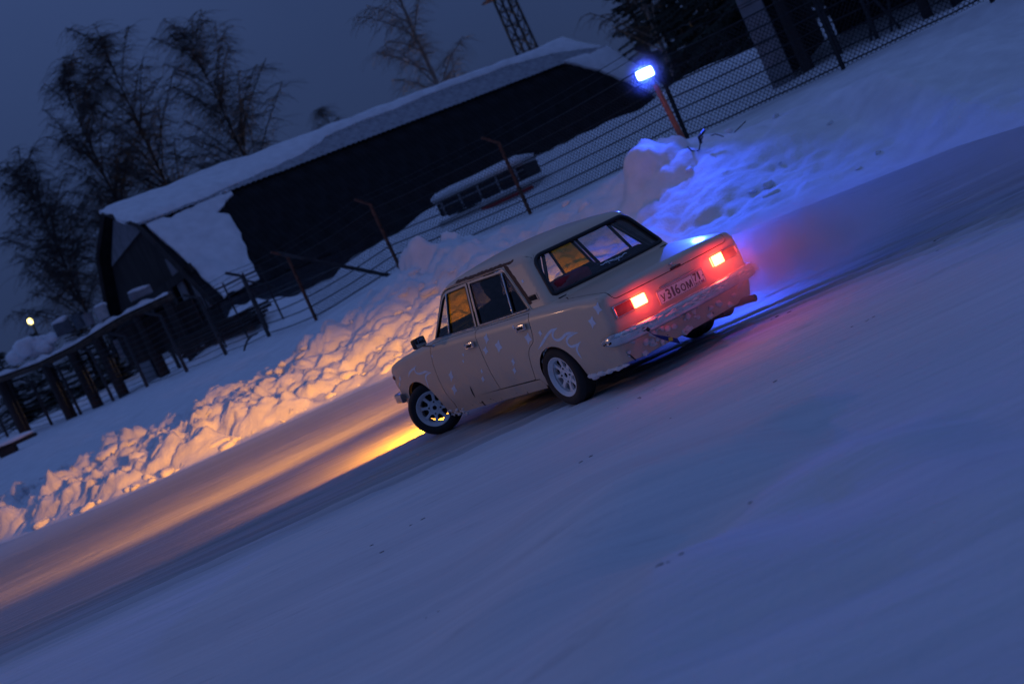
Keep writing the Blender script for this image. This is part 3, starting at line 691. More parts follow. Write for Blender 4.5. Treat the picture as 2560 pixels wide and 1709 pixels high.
def loop_tube(F, ax, poly, r, name, mt, parent, off=.0, mirror=False, st=.03, sides=6, flat=1.):
    P = lift(F, dense(poly, st), ax); P = P+grad(F, P)*off; P = np.concatenate([P, P[:2]])
    P = sh(P)
    if mirror: P[:, 1] *= -1
    mb = MB(); mb.tube(P, r, sides, cap=False, flat=flat); return mb.build(name, mt, parent, 180)
def line_tube(F, ax, line, r, name, mt, parent, off=0., mirror=False, st=.03, sides=6):
    P = lift(F, dense(line, st, False), ax); P = P+grad(F, P)*off; P = sh(P)
    if mirror: P[:, 1] *= -1
    mb = MB(); mb.tube(P, r, sides); return mb.build(name, mt, parent, 180)
rw = Skin().patch(F2, 'r', shrink(rwin_o, .004), st=.06, rim=0, off=-.012).build('rear_window', M['glass'], car)
loop_tube(F2, 'r', shrink(rwin_o, .010), .019, 'rubber_seal', M['black'], rw, .0)
ws = Skin().patch(F2, 'f', shrink(wwin_o, .004), st=.06, rim=0, off=-.012).build('windscreen', M['glass'], car)
loop_tube(F2, 'f', shrink(wwin_o, .008), .016, 'rubber_seal', M['black'], ws, .0)
fg_main = roundc([(1.052, .874), (1.118, 1.226), (1.480, 1.215), (1.535, .868)], .012, 3)
fg_quar = roundc([(1.557, .868), (1.503, 1.212), (1.575, 1.185), (1.842, .862)], [.006, .012, .04, .01], 4)
rg_main = roundc([(.398, .882), (.480, 1.226), (1.026, 1.232), (.952, .874)], .012, 3)
rg_quar = roundc([(.165, .884), (.418, 1.200), (.452, 1.222), (.376, .882)], [.006, .05, .01, .006], 4)
for mir in (False, True):
    fd, rd = doors['front_door', mir], doors['rear_door', mir]
    Skin().patch(F2, 'y', shrink(front_frame, G), [fg_main, fg_quar], st=.03, off=.006).build('window_frame', PT, fd, mir)
    Skin().patch(F2, 'y', shrink(rear_frame, G), [rg_main, rg_quar], st=.03, off=.006).build('window_frame', PT, rd, mir)
    Skin().patch(F2, 'y', fg_main, st=.08, rim=0, off=-.006).build('window_pane', M['ytint'], fd, mir)
    Skin().patch(F2, 'y', fg_quar, st=.08, rim=0, off=-.004).build('quarter_pane', M['glass'], fd, mir)
    Skin().patch(F2, 'y', rg_main, st=.08, rim=0, off=-.006).build('window_pane', M['tint'] if not mir else M['glass'], rd, mir)
    Skin().patch(F2, 'y', rg_quar, st=.08, rim=0, off=-.006).build('quarter_pane', M['tint'] if not mir else M['glass'], rd, mir)
    for poly, d in ((fg_main, fd), (fg_quar, fd), (rg_main, rd), (rg_quar, rd)):
        loop_tube(F2, 'y', poly, .007, 'window_seal', M['black'], d, .003, mir, sides=5)
    line_tube(F2, 'y', [(1.546, .868), (1.491, 1.218)], .009, 'chrome_bar', M['chrome'], fd, .009, mir)
    line_tube(F2, 'y', [(.387, .882), (.466, 1.228)], .009, 'chrome_bar', M['chrome'], rd, .009, mir)
    line_tube(F2, 'y', [(1.035, .862), (1.86, .855)], .007, 'belt_trim', M['dchrome'], fd, .012, mir)
    line_tube(F2, 'y', [(.14, .872), (.965, .863)], .007, 'belt_trim', M['dchrome'], rd, .012, mir)
    # drip rail round the door openings
    dr = smoothc([(.098, ZB), (.25, 1.03), (.40, 1.205), (.435, 1.255), (.50, 1.272), (1.08, 1.276), (1.50, 1.268), (1.60, 1.225), (1.75, 1.05), (1.91, ZB)], 2, False)
    line_tube(F2, 'y', dr, .008, 'drip_rail', PT, car, .004, mir, sides=6)
# black gap lines where the frames meet the opening are real gaps; dark inner shell behind them
# ================================================================== CAR DETAILS
def cz(p): return float(sh(np.array([p]))[0, 2])
def onplane(u, v, xp):       # sight line of a photo pixel against the plane x = xp of the car frame
    a = w2c(EYE); b = w2c(EYE+ray(u, v)*10); t = (xp-a[0])/(b[0]-a[0]); return a+(b-a)*t
def yplane(u, v, yp):
    a = w2c(EYE); b = w2c(EYE+ray(u, v)*10); t = (yp-a[1])/(b[1]-a[1]); return a+(b-a)*t
def ext_poly(mb, outline, holes, t0, t1, to3, st=.03):
    """flat plate with holes between offsets t0 and t1; to3(p2, t) -> 3d"""
    ol = np.asarray(outline); hs = [np.asarray(h) for h in holes]; loops = [ol]+hs; pts = np.concatenate(loops); ed = []; o = 0
    for l in loops: m = len(l); ed += [(o+i, o+(i+1) % m) for i in range(m)]; o += m
    vo, eo, fo, *_ = delaunay_2d_cdt([Vector(p) for p in pts], ed, [], 0, 1e-7); vo = np.array([v[:] for v in vo])
    tri = np.array([f for f in fo if len(f) == 3]); c = vo[tri].mean(1); k = inpoly(c, ol)
    for h in hs: k &= ~inpoly(c, h)
    tri = tri[k]
    mb.add(to3(vo, t1), tri.tolist()); mb.add(to3(vo, t0), tri[:, ::-1].tolist())
    for l in loops:
        m = len(l); mb.add(np.concatenate([to3(l, t0), to3(l, t1)]), [(i, (i+1) % m, m+(i+1) % m, m+i) for i in range(m)])
    return mb
# ---- wheels: built once facing +y, copied
def circ(r, n, ph=0): return np.array([(r*math.cos(a+ph), r*math.sin(a+ph)) for a in np.arange(n)*2*math.pi/n])
def make_wheel():
    wroot = bpy.data.objects.new('wheel', None); COL.objects.link(wroot); wroot.parent = car
    RO, RI, HW = .264, .176, .088
    mb = MB(); prof = [(RI-.004, .066), (RI+.004, .084), (RI+.03, .093), (RI+.062, .087), (RO-.010, .070), (RO, .056)]
    for k in range(-4, 5):
        y = k*.0115; prof += [(RO+.001, -y+.004), (RO-.006, -y+.001), (RO-.006, -y-.002)]
    prof += [(RO, -.056), (RO-.010, -.070), (RI+.062, -.087), (RI+.03, -.093), (RI+.004, -.084), (RI-.004, -.066)]
    mb.lathe(prof, 56); tyre = mb.build('tyre', M['rubber'], wroot, 40)
    mb = MB(); mb.lathe([(RI-.022, -.07), (RI-.020, .02), (RI-.012, .050), (RI-.004, .062), (RI+.003, .076), (RI+.001, .082), (RI-.006, .082), (RI-.014, .070), (RI-.030, .052)], 64)
    holes = []
    for k in range(8):
        a = k*math.pi/4; w1, w2 = .19, .275
        h = [(.074, a-w1), (.102, a-w2*.96), (.138, a-w2), (.1455, a-w2*.6), (.1455, a+w2*.6), (.138, a+w2), (.102, a+w2*.96), (.074, a+w1)]
        holes.append(smoothc([(r*math.cos(t), r*math.sin(t)) for r, t in h], 1))
    def to3(p, t):
        r = np.linalg.norm(p, axis=1); return np.stack([p[:, 0], t-.018+.10*np.clip(r-.06, 0, 1), p[:, 1]], 1)
    ext_poly(mb, circ(.155, 64), holes+[circ(.022, 20)], .030, .052, to3)
    mb.lathe([(.022, .028), (.022, .040), (.040, .040), (.043, .032), (.050, .032), (.054, .040), (.066, .040), (.068, .034)], 40)
    rim = mb.build('rim', M['rim'], wroot, 40)
    for k in range(4):
        mb = MB(); a = k*math.pi/2+.4; mb.lathe([(.0, .0445), (.008, .0445), (.009, .036)], 8, c=(.0585*math.cos(a), 0, .0585*math.sin(a)))
        mb.build('lug_nut', M['dark'], rim, 40)
    mb = MB(); mb.lathe([(.0, .020), (.021, .020), (.0215, .03)], 20); mb.lathe([(.0, -.02), (.125, -.02), (.125, -.06), (.0, -.06)], 32); mb.build('brake_drum', M['dark'], wroot, 40)
    return wroot
w0 = make_wheel(); STEER = R_(44)
wheels = [w0]+[copy_tree(w0, car) for _ in range(3)]
for wo, (x, y, a, sp) in zip(wheels, ((2.424, .715, STEER, .12), (0, .715, 0, .35), (0, -.715, math.pi, .1), (2.424, -.715, math.pi+STEER, .3))):
    wo.location = (x, y, .262)
    wo.rotation_mode = 'ZYX'; wo.rotation_mode = 'XYZ'
    wo.rotation_euler = (0, 0, a)
    for ch in wo.children: ch.rotation_euler = (0, sp, 0)
# arch liners, floor, axle
for sx, cxx in ((0., -.035), (2.424, 2.46)):
    for sg in (1, -1):
        a = np.linspace(R_(-25), R_(205), 22); V = []
        for t in a:
            for y in (.40, .745): V.append((cxx+.315*math.cos(t), sg*y, .275+.30*math.sin(t)))
        mb = MB(); mb.grid(np.array(V), 22, 2); mb.add(np.array([V[2*i] for i in range(22)]), [tuple(range(22))]); mb.build('arch_liner', M['dark'], car, 180)
mb = MB(); mb.box((1.2, 0, .245), (1.75, 1.40, .03)); mb.box((-.55, 0, .29), (.62, 1.25, .03)); mb.box((2.75, 0, .30), (.5, 1.25, .03)); mb.box((.7, 0, .25), (2.7, .72, .035))
mb.tube([(0, -.6, .262), (0, .6, .262)], .045, 8); mb.blob((0, 0, .25), (.14, .14, .13), 3); mb.build('floor_pan', M['dark'], car, 40)
mb = MB(); mb.tube([(1.2, -.30, .17), (.2, -.34, .19), (-.25, -.48, .22)], .025, 8); mb.tube([(-.25, -.48, .22), (-.75, -.50, .22)], .075, 12); mb.tube([(-.70, -.52, .22), (-.88, -.60, .215), (-.97, -.63, .21)], .03, 10); mb.build('exhaust', M['dark'], car, 40)

# ---- tail lamps
L_hot = lens('lit_lens', (.9, .15, .08), (1., .17, .05), 24., True); L_dim = lens('dark_red_lens', (.22, .004, .006)); L_dim2 = lens('red_lens_backlit', (.14, .002, .004), (1., .01, .01), .05)
for sg in (1, -1):
    la = bpy.data.objects.new('tail_lamp', None); link(la, car)
    rec = lambda a, b, z0, z1, r=.008: roundc([(sg*a, z0), (sg*a, z1), (sg*b, z1), (sg*b, z0)], r, 3)
    Skin().patch(F1, 'r', rec(.380, .516, .606, .687), st=.03, rim=.03, off=.012).build('lit_lens', L_hot, la)
    Skin().patch(F1, 'r', rec(.519, .686, .605, .688), st=.03, rim=.03, off=.010).build('outer_lens', L_dim2, la)
    loop_tube(F1, 'r', rec(.377, .690, .601, .692), .0045, 'lamp_frame', M['dchrome'], la, .012, sides=5)
    line_tube(F1, 'r', [(sg*.692, .598), (sg*.692, .695)], .010, 'end_cap', M['chrome'], la, .010)
    p = bpy.data.lights.new('tail_glow', 'POINT'); p.energy = 1.7 if sg > 0 else 3.6; p.color = (1, .035, .03); p.shadow_soft_size = .05
    po = bpy.data.objects.new('tail_glow', p); link(po, la); po.location = sh(np.array([[-1.035, sg*.445, .647]]))[0]
# ---- number plate
pl = bpy.data.objects.new('number_plate', None); link(pl, car)
PY0, PZ0, PX = .285, .533, -.9625
def plate3(p, d): p = np.asarray(p, float); return sh(np.stack([np.full(len(p), PX)-d-.04*(p[:, 1]-.056)*.3, PY0-p[:, 0], PZ0+p[:, 1]], 1))
def plate_shape(name, poly, holes, d0, d1, mt):
    mb = MB(); ext_poly(mb, poly, holes, d0, d1, lambda q, t: plate3(q, t)); return mb.build(name, mt, pl, 30)
PW, PH = .52, .112
outer = roundc([(0, 0), (PW, 0), (PW, PH), (0, PH)], .008, 3)
plate_shape('plate_sheet', outer, [], -.006, .0, M['white'] if False else mat('plate_white', (.84, .84, .85), .35, var=.08))
plate_shape('plate_border', roundc([(.003, .003), (PW-.003, .003), (PW-.003, PH-.003), (.003, PH-.003)], .006, 3), [roundc([(.0062, .0062), (PW-.0062, .0062), (PW-.0062, PH-.0062), (.0062, PH-.0062)], .004, 3)], .0, .0012, M['black_ink'])
plate_shape('plate_divider', [(.388, .004), (.391, .004), (.391, PH-.004), (.388, PH-.004)], [], .0, .0012, M['black_ink'])
def text_mesh(body, size):
    cu = bpy.data.curves.new('txt', 'FONT'); cu.body = body; cu.size = size; cu.resolution_u = 3
    o = bpy.data.objects.new('txt', cu); COL.objects.link(o); bpy.context.view_layer.update()
    me = bpy.data.meshes.new_from_object(o, depsgraph=bpy.context.evaluated_depsgraph_get()); V = np.array([v.co[:] for v in me.vertices]); Fs = [list(p.vertices) for p in me.polygons]
    bpy.data.objects.remove(o); bpy.data.curves.remove(cu); bpy.data.meshes.remove(me); return V, Fs
def plate_text(name, body, x0, y0, w, h, mt, bold=.0):
    V, Fs = text_mesh(body, 1.); lo, hi = V.min(0), V.max(0); q = (V[:, :2]-lo[:2])/(hi[:2]-lo[:2]+1e-9)*[w, h]+[x0, y0]
    mb = MB(); mb.add(plate3(q, .0016), Fs)
    if bold:
        for dx, dy in ((bold, 0), (-bold, 0), (0, bold), (0, -bold)): mb.add(plate3(q+[dx, dy], .0016+.0002*(1+len(mb.v))), Fs)
    return mb.build(name, mt, pl, None)
plate_text('plate_letter', '\u0423', .026, .018, .046, .058, M['black_ink'], .0022)
for ch, x in (('3', .088), ('1', .152), ('6', .186)):
    plate_text('plate_digit', ch, x, .018, .042 if ch != '1' else .017, .078, M['black_ink'], .0025)
plate_text('plate_letter', '\u041e', .246, .018, .050, .058, M['black_ink'], .0022); plate_text('plate_letter', '\u041c', .312, .018, .056, .058, M['black_ink'], .0022)
plate_text('plate_digit', '7', .405, .042, .036, .060, M['black_ink'], .002); plate_text('plate_digit', '1', .456, .042, .014, .060, M['black_ink'], .002)
plate_text('plate_letters', 'RUS', .402, .011, .052, .020, M['black_ink'], .0006)
for k, mt in enumerate((M['red'], M['steelblue'], M['white'])):
    plate_shape('plate_flag', [(.466, .010+k*.0075), (.500, .010+k*.0075), (.500, .0172+k*.0075), (.466, .0172+k*.0075)], [], 0, .0015, mt)
plate_shape('plate_bolt', circ(.005, 10)+[.505, .062], [], 0, .004, M['dark'])
mb = MB(); mb.add(plate3(np.array([(-.006, PH+.004), (PW+.006, PH+.004), (PW+.006, PH+.010), (-.006, PH+.010)]), .004), [(0, 1, 2, 3)]); mb.box(sh(np.array([[-.955, PY0-PW/2, PZ0+PH+.014]]))[0], (.03, .40, .012), bev=.004); mb.build('plate_light_bar', M['dchrome'], pl, 40)

# ---- bumpers
def sweep(mb, path, prof, closed=True):
    path = np.asarray(path, float); n = len(path); T = np.gradient(path[:, :2], axis=0); T /= np.linalg.norm(T, axis=1)[:, None]; N2 = np.stack([-T[:, 1], T[:, 0]], 1); m = len(prof); V = []
    for i in range(n):
        k = path[i, 3] if path.shape[1] > 3 else 1.
        for a, b in prof: V.append((path[i, 0]+N2[i, 0]*a*k, path[i, 1]+N2[i, 1]*a*k, path[i, 2]+b*k))
    mb.add(np.array(V), [(i*m+j, i*m+(j+1) % m, (i+1)*m+(j+1) % m, (i+1)*m+j) for i in range(n-1) for j in range(m)]+[tuple(range(m))[::-1], tuple(range((n-1)*m, n*m))])
    return mb
bpath = smoothc([(-.72, .796), (-.86, .792), (-.98, .735), (-1.028, .55), (-1.045, .25), (-1.05, 0), (-1.045, -.25), (-1.028, -.55), (-.98, -.735), (-.86, -.792), (-.72, -.796)], 3, False)
bz = .452
kk = np.ones(len(bpath)); e_ = np.minimum(np.arange(len(bpath)), np.arange(len(bpath))[::-1]); kk = np.where(e_ < 5, np.sqrt(np.clip(1-((5-e_)/5.3)**2, .05, 1)), 1.)
bP = np.concatenate([sh(np.column_stack([bpath, np.full(len(bpath), bz)])), kk[:, None]], 1)
bprof = [(-.028, -.042), (-.030, -.02), (-.030, .02), (-.026, .044), (-.010, .052), (.008, .046), (.022, .030), (.026, .008), (.020, -.004), (.024, -.020), (.018, -.042), (0, -.054), (-.018, -.052)]
bprof = [(-a, b) for a, b in bprof]
bump = sweep(MB(), bP, bprof).build('rear_bumper', M['chrome'], car, 50)
for (bx_, bz_) in ((-.775, .0), (-.845, .0)):
    for sg in (1, -1):
        mb = MB(); mb.lathe([(0, .0), (.008, -.001), (.010, -.006)], 10, c=sh(np.array([[bx_, sg*.822, bz-.012]]))[0], M=np.diag([1, sg, 1])); mb.build('bolt', M['rustpost'], bump, 40)
fpath = smoothc([(2.80, .80), (2.98, .785), (3.09, .68), (3.12, .35), (3.125, 0), (3.12, -.35), (3.09, -.68), (2.98, -.785), (2.80, -.80)], 2, False)
fP = sh(np.column_stack([fpath, np.full(len(fpath), .40)])); fb = sweep(MB(), fP, [(a, b*.9) for a, b in bprof][::-1]).build('front_bumper', M['dchrome'], car, 50)
# rear valance below the bumper
Skin().patch(F1, 'r', np.array([(-.70, .245), (-.60, .225), (.60, .225), (.70, .245), (.70, .30), (-.70, .30)]), st=.06, off=-.012).build('valance', PT, car)
# ---- snow thrown over the tail
rg = np.random.default_rng(5)
mb = MB()
for i in range(110):
    t = rg.uniform(.13, .87); j = int(t*(len(bP)-1)); p = bP[j, :3]; s_ = rg.uniform(.014, .026)
    if rg.random() < .70: q = p+[rg.uniform(.012, .06), 0, .040+rg.uniform(-.004, .006)]
    else: q = p+[rg.uniform(-.022, -.016), 0, rg.uniform(-.02, .035)]
    mb.blob(q, (s_*1.1, s_*rg.uniform(1.5, 3.4), s_*.42), 100+i, 1, .5)
for i in range(46):
    y = rg.uniform(.05, .74) if rg.random() < .75 else rg.uniform(-.7, .0); z = rg.uniform(.245, .40); p = lift(F1, [(y, z)], 'r'); p = sh(p)[0]; s_ = rg.uniform(.014, .042)
    mb.blob(p+[-.004, 0, 0], (s_*.22, s_*1.1, s_*.9), 300+i, 1, .5)
tag(mb.build('snow_crust', M['crust'], bump, 180), kind='stuff')
mb = MB()
xx_ = np.linspace(-.84, -.30, 34); zz_ = .203+.052*np.clip(-.42-xx_, 0, 1)+.004*np.sin(xx_*37); yy_ = Wx(xx_)+Pz(zz_)-.004
rr_ = np.interp(xx_, [-.84, -.7, -.5, -.34, -.30], [.010, .017, .020, .030, .012])*(1+.25*np.sin(xx_*61)+.15*np.sin(xx_*133))
mb.tube(sh(np.stack([xx_, yy_, zz_], 1)), rr_, 8)
for i in range(16):
    x = rg.uniform(-.80, -.32); mb.blob(sh(np.array([[x, float(Wx(x)+Pz(.215))-.002, .207+.05*max(0, -.42-x)+rg.uniform(-.01, .02)]]))[0], np.array((.035, .010, .018))*rg.uniform(.5, 1.2), 520+i, 1, .5)
for i in range(60):
    a = R_(rg.uniform(-15, 70)); mb.blob(sh(np.array([[-.035+.287*math.cos(a), .75+rg.uniform(-.06, .012), .275+.265*math.sin(a)]]))[0], np.array((.016, .022, .02))*rg.uniform(.6, 1.4), 600+i, 1, .5)
for i in range(26):
    x = rg.uniform(1.85, 2.2); z = rg.uniform(.10, .17); mb.blob(sh(np.array([[x, float(Wx(x)+Pz(z))-.004, z]]))[0], np.array((.03, .014, .018))*rg.uniform(.4, 1.1), 700+i, 1, .5)
tag(mb.build('snow_crust', M['crust'], car, 180), kind='stuff')

# ---- handles, mirror, vent, lamp, emblem
def handle(x, z, par, mir):
    sg = -1 if mir else 1; y = float(lift(F1, [(x, z)], 'y')[0, 1]); c = sh(np.array([[x, y, z]]))[0]; c[1] *= sg
    mb = MB(); mb.bbox(c+[0, sg*.020, 0], np.array((.078, .014, .027)), .011, roty(.0)); mb.bbox(c+[-.052, sg*.012, 0], np.array((.014, .014, .018)), .004); mb.bbox(c+[.050, sg*.012, 0], np.array((.014, .014, .018)), .004)
    h = mb.build('handle', M['chrome'], par, 40)
    mb = MB(); mb.bbox(c+[-.008, sg*.0345, -.002], np.array((.046, .0015, .011)), .001); mb.build('handle_slot', M['dark'], h, 40)
for mir in (False, True): handle(1.118, .733, doors['front_door', mir], mir); handle(.225, .758, doors['rear_door', mir], mir)
mb = MB(); Mm = rotz(R_(12)) @ rotx(R_(0)); mc = sh(np.array([[1.80, .925, .905]]))[0]
mb.bbox(mc, np.array((.030, .072, .048)), .018, Mm); mirror = mb.build('side_mirror', M['black'], car, 50)
mb = MB(); mb.bbox(mc+Mm @ np.array([-.0285, 0, 0]), np.array((.003, .064, .040)), .002, Mm); mb.build('mirror_glass', mat('mirror_glass', (.5, .52, .55), .05, metal=1, var=.05), mirror, 40)
mb = MB(); mb.tube([mc+[0, -.03, -.05], sh(np.array([[1.81, .83, .83]]))[0], sh(np.array([[1.80, .79, .815]]))[0]], .009, 6); mb.blob(sh(np.array([[1.80, .795, .815]]))[0], (.028, .012, .014), 4, 2, .05); mb.build('mirror_stalk', M['chrome'], mirror, 60)
vent = roundc([(.150, .980), (.015, .985), (-.020, .922), (.108, .918)], .012, 3)
vo_ = Skin().patch(F2, 'y', vent, [shrink(vent, .012)], st=.03, off=.004, rim=.008).build('pillar_vent', PT, car)
Skin().patch(F2, 'y', shrink(vent, .013), st=.03, off=.001, rim=0).build('vent_mesh', M['dark'], vo_)
for k in range(5):
    z = .931+k*.0105; x0, x1 = np.interp(z, [.922, .985], [-.012, .024])+.004, np.interp(z, [.918, .98], [.104, .145])-.010; line_tube(F2, 'y', [(x0, z), (x1, z)], .002, 'vent_slat', M['dwood'], vo_, .004, sides=4)
for mir in (False, True):
    sg = -1 if mir else 1
    y = float(lift(F1, [(2.87, .615)], 'y')[0, 1]); c = sh(np.array([[2.87, y*sg, .615]]))[0]
    mb = MB(); mb.lathe([(0, .016), (.014, .013), (.020, .004), (.022, -.004)], 16, c=c, M=np.diag([1, sg, 1.])); mk = mb.build('side_marker', M['amber'], car, 60)
    mb = MB(); mb.lathe([(.020, .006), (.025, .007), (.028, -.004)], 20, c=c, M=np.diag([1, sg, 1.])); mb.build('marker_ring', M['chrome'], mk, 60)
# emblem and lock on the lid
ex = lift(F1, [(.012, .787)], 'r')[0]; mb = MB(); mb.lathe([(0, -.012), (.008, -.011), (.011, -.003), (.012, .004)], 14, 'x', c=sh(ex[None])[0]); em = mb.build('emblem', M['chrome'], trunk, 50)
for a in (.3, 2.4, 4.5):
    mb = MB(); d = np.array([0, math.cos(a), math.sin(a)]); mb.tube([sh(ex[None])[0]+[-.008, 0, 0], sh(ex[None])[0]+d*.032+[-.006, 0, 0]], [.006, .0015], 5); mb.build('emblem_ray', M['chrome'], em, 60)
lx = lift(F1, [(-.01, .752)], 'r')[0]; mb = MB(); mb.bbox(sh(lx[None])[0]+[-.006, 0, 0], np.array((.008, .055, .009)), .004); mb.build('lid_handle', M['dark'], trunk, 40)
# headlamps in the front panel (yellow bulbs)
L_head = lens('yellow_headlamp', (.9, .7, .3), (1., .55, .12), 8.)
for sg in (1, -1):
    hl = bpy.data.objects.new('headlamp', None); link(hl, car)
    x = float(lift(F1, [(sg*.52, .60)], 'f')[0, 0]); c = sh(np.array([[x, sg*.52, .60]]))[0]
    mb = MB(); mb.lathe([(0, .030), (.05, .022), (.080, .004), (.083, -.02)], 24, 'x', c=c); mb.build('lens', L_head, hl, 60)
    mb = MB(); mb.lathe([(.083, .012), (.094, .014), (.100, -.02)], 24, 'x', c=c); mb.build('ring', M['chrome'], hl, 60)
    sp = bpy.data.lights.new('headlamp_beam', 'SPOT'); sp.energy = 3700; sp.color = (1., .37, .025); sp.spot_size = R_(112); sp.spot_blend = .55; sp.shadow_soft_size = .06
    so_ = bpy.data.objects.new('headlamp_beam', sp); link(so_, hl); so_.location = c+[.06, 0, 0]; so_.rotation_euler = (R_(90), 0, R_(-90)); so_.rotation_euler = (R_(85.2), 0, R_(-90)); so_.scale = (1, .10, 1)
mb = MB()
for k in range(7): mb.box(sh(np.array([[3.035, 0, .53+.02*k]]))[0], (.02, .78, .006))
mb.build('grille', M['dark'], car, 40)
# low fog lamp slung under the bumper
for yy, fe in ((.34, 560.), (-.34, 60.)):
    fl = bpy.data.objects.new('fog_lamp', None); link(fl, car); c = sh(np.array([[3.06, yy, .26]]))[0]
    mb = MB(); mb.bbox(c, np.array((.03, .075, .04)), .012); mb.build('housing', M['dark'], fl, 40)
    mb = MB(); mb.bbox(c+[.031, 0, 0], np.array((.004, .066, .032)), .003); mb.build('lens', L_head, fl, 40)
    sp = bpy.data.lights.new('fog_beam', 'SPOT'); sp.energy = fe; sp.color = (1., .34, .008); sp.spot_size = R_(150); sp.spot_blend = .3; sp.shadow_soft_size = .05
    so_ = bpy.data.objects.new('fog_beam', sp); link(so_, fl); so_.location = c+[.05, 0, 0]; so_.rotation_euler = (R_(78), 0, R_(-80))
# ---- tow strap with yellow tag
sp_ = [onplane(1500+a/5.226, 660+b/5.226, -1.075) for a, b in ((640, 880), (700, 925), (790, 955), (880, 975), (1030, 1005))]; wd = [.004, .007, .018, .024, .024]
mb = MB(); V = []
for p, h in zip(sp_, wd):
    for s_ in (-1, 1): V.append(p+[0, .18*s_*h, s_*h])
V = np.array(V); mb.grid(V, len(sp_), 2); mb.grid(V+[-.003, 0, 0], len(sp_), 2); strap = mb.build('tow_strap', M['bluecloth'], car, 60)
pt = (sp_[3]*.75+sp_[4]*.25)+[-.006, 0, 0]; mb = MB(); mb.bbox(pt, np.array((.001, .020, .014)), .0005, rotx(R_(14))); mb.build('strap_emblem', M['yellow'], strap, 40)
mb = MB(); kp = onplane(1500+625/5.226, 660+850/5.226, -1.07); mb.blob(kp, (.014, .016, .018), 8, 2, .2); mb.tube([kp, sp_[0]], .005, 5); mb.build('knot', M['dark'], strap, 60)
mb = MB(); a_ = onplane(1500+345/5.226, 660+1150/5.226, -.86); b_ = onplane(1500+465/5.226, 660+1250/5.226, -.86); mb.tube([a_, b_], .006, 5); mb.build('bracket', M['dark'], car, 60)

# ---- stickers traced on the sheet metal
def ribbon(name, pix, zf, hw, parent, F=F1, ax='y', mt=None, off=.0016, taper=True):
    Q = np.array([trpx(*zf(*p), F) for p in pix]); P2 = Q[:, list(AX[ax][0])]; P2 = smoothc(P2, 2, False); n = len(P2)
    T = np.gradient(P2, axis=0); T /= np.linalg.norm(T, axis=1)[:, None]+1e-9; Nn = np.stack([-T[:, 1], T[:, 0]], 1)
    h = hw*np.ones(n)
    if taper: s_ = np.linspace(0, 1, n); h = hw*np.clip(np.minimum(s_, 1-s_)*6+.15, 0, 1)
    A = lift(F, P2+Nn*h[:, None], ax); B = lift(F, P2-Nn*h[:, None], ax); V = np.empty((2*n, 3)); V[0::2] = A+grad(F, A)*off; V[1::2] = B+grad(F, B)*off
    mb = MB(); mb.grid(sh(V), n, 2); return mb.build(name, mt or M['sticker'], parent, 180)
qp = [o for o in car.children if o.name.startswith('rear_quarter_panel')][0]; ff = [o for o in car.children if o.name.startswith('front_fender')][0]
for pix in ([(225, 1270), (262, 1215), (300, 1150), (335, 1108), (388, 1088)], [(388, 1088), (352, 1118), (345, 1155), (362, 1186), (395, 1195), (430, 1175), (455, 1142), (500, 1127), (565, 1127)],
            [(565, 1127), (512, 1146), (475, 1168), (466, 1202), (482, 1235), (512, 1250), (545, 1236), (588, 1203)], [(588, 1203), (556, 1240), (552, 1275), (570, 1312), (598, 1350)]):
    ribbon('wave_sticker', pix, z3, .0115, qp)
for pix in ([(288, 632), (296, 575), (330, 532), (372, 505), (392, 470)], [(392, 470), (373, 512), (382, 552), (408, 576), (450, 582), (500, 560), (545, 545), (605, 568)], [(605, 568), (560, 578), (530, 605), (532, 655), (552, 715), (578, 790)]):
    ribbon('wave_sticker', pix, z2, .0105, ff)
def star(cx, cy, w_, h_, zf, parent, mt=None, F=F1):
    w_ *= 1.35; h_ *= 1.22
    tips = [(cx, cy-h_), (cx+w_, cy+.22*h_), (cx+.12*w_, cy+h_), (cx-w_, cy-.22*h_)]; pix = []
    for i in range(4):
        a, b = np.array(tips[i]), np.array(tips[(i+1) % 4]); c = np.array([cx, cy]); mid = (a+b)/2*.78+c*.22; pix += [a, (a*.45+mid*.55), mid, (b*.45+mid*.55)]
    Q = np.array([trpx(*zf(*p), F) for p in pix]); cc = trpx(*zf(cx, cy), F)
    Q2 = np.concatenate([Q, [cc]])[:, [0, 2]]; P = lift(F, Q2, 'y'); P = P+grad(F, P)*.0018
    mb = MB(); n = len(Q); mb.add(sh(P), [(i, (i+1) % n, n) for i in range(n)]); return mb.build('star_sticker', mt or M['sticker'], parent, 180)
FDl, RDl = doors['front_door', False], doors['rear_door', False]
for a in ((1080, 1285, 36, 82), (1068, 1490, 36, 66), (1290, 1415, 50, 95), (1800, 1280, 50, 90), (1545, 1085, 18, 36)): star(*a, z4, RDl)
star(2010, 1190, 28, 50, z4, qp)
for a in ((885, 610, 26, 72), (930, 800, 30, 66), (1055, 315, 12, 26), (1055, 405, 12, 26), (1315, 545, 13, 32), (1330, 655, 20, 40)): star(*a, z2, FDl)
for a in ((170, 650, 13, 42), (165, 728, 9, 40), (620, 335, 9, 26)): star(*a, z2, ff)
for a in ((840, 1037, 9, 22), (848, 1090, 10, 20)): star(*a, z1, RDl)
for a in ((1357, 712, 21, 33), (1323, 795, 19, 33)): star(*a, z1, qp)
ribbon('scratch', [(1150, 755), (1180, 830), (1222, 912)], z2, .010, FDl, mt=M['dark'])
star(898, 545, 7, 11, z1, [o for o in car.children if o.name.startswith('roof_pillar_frame')][0], F=F2)
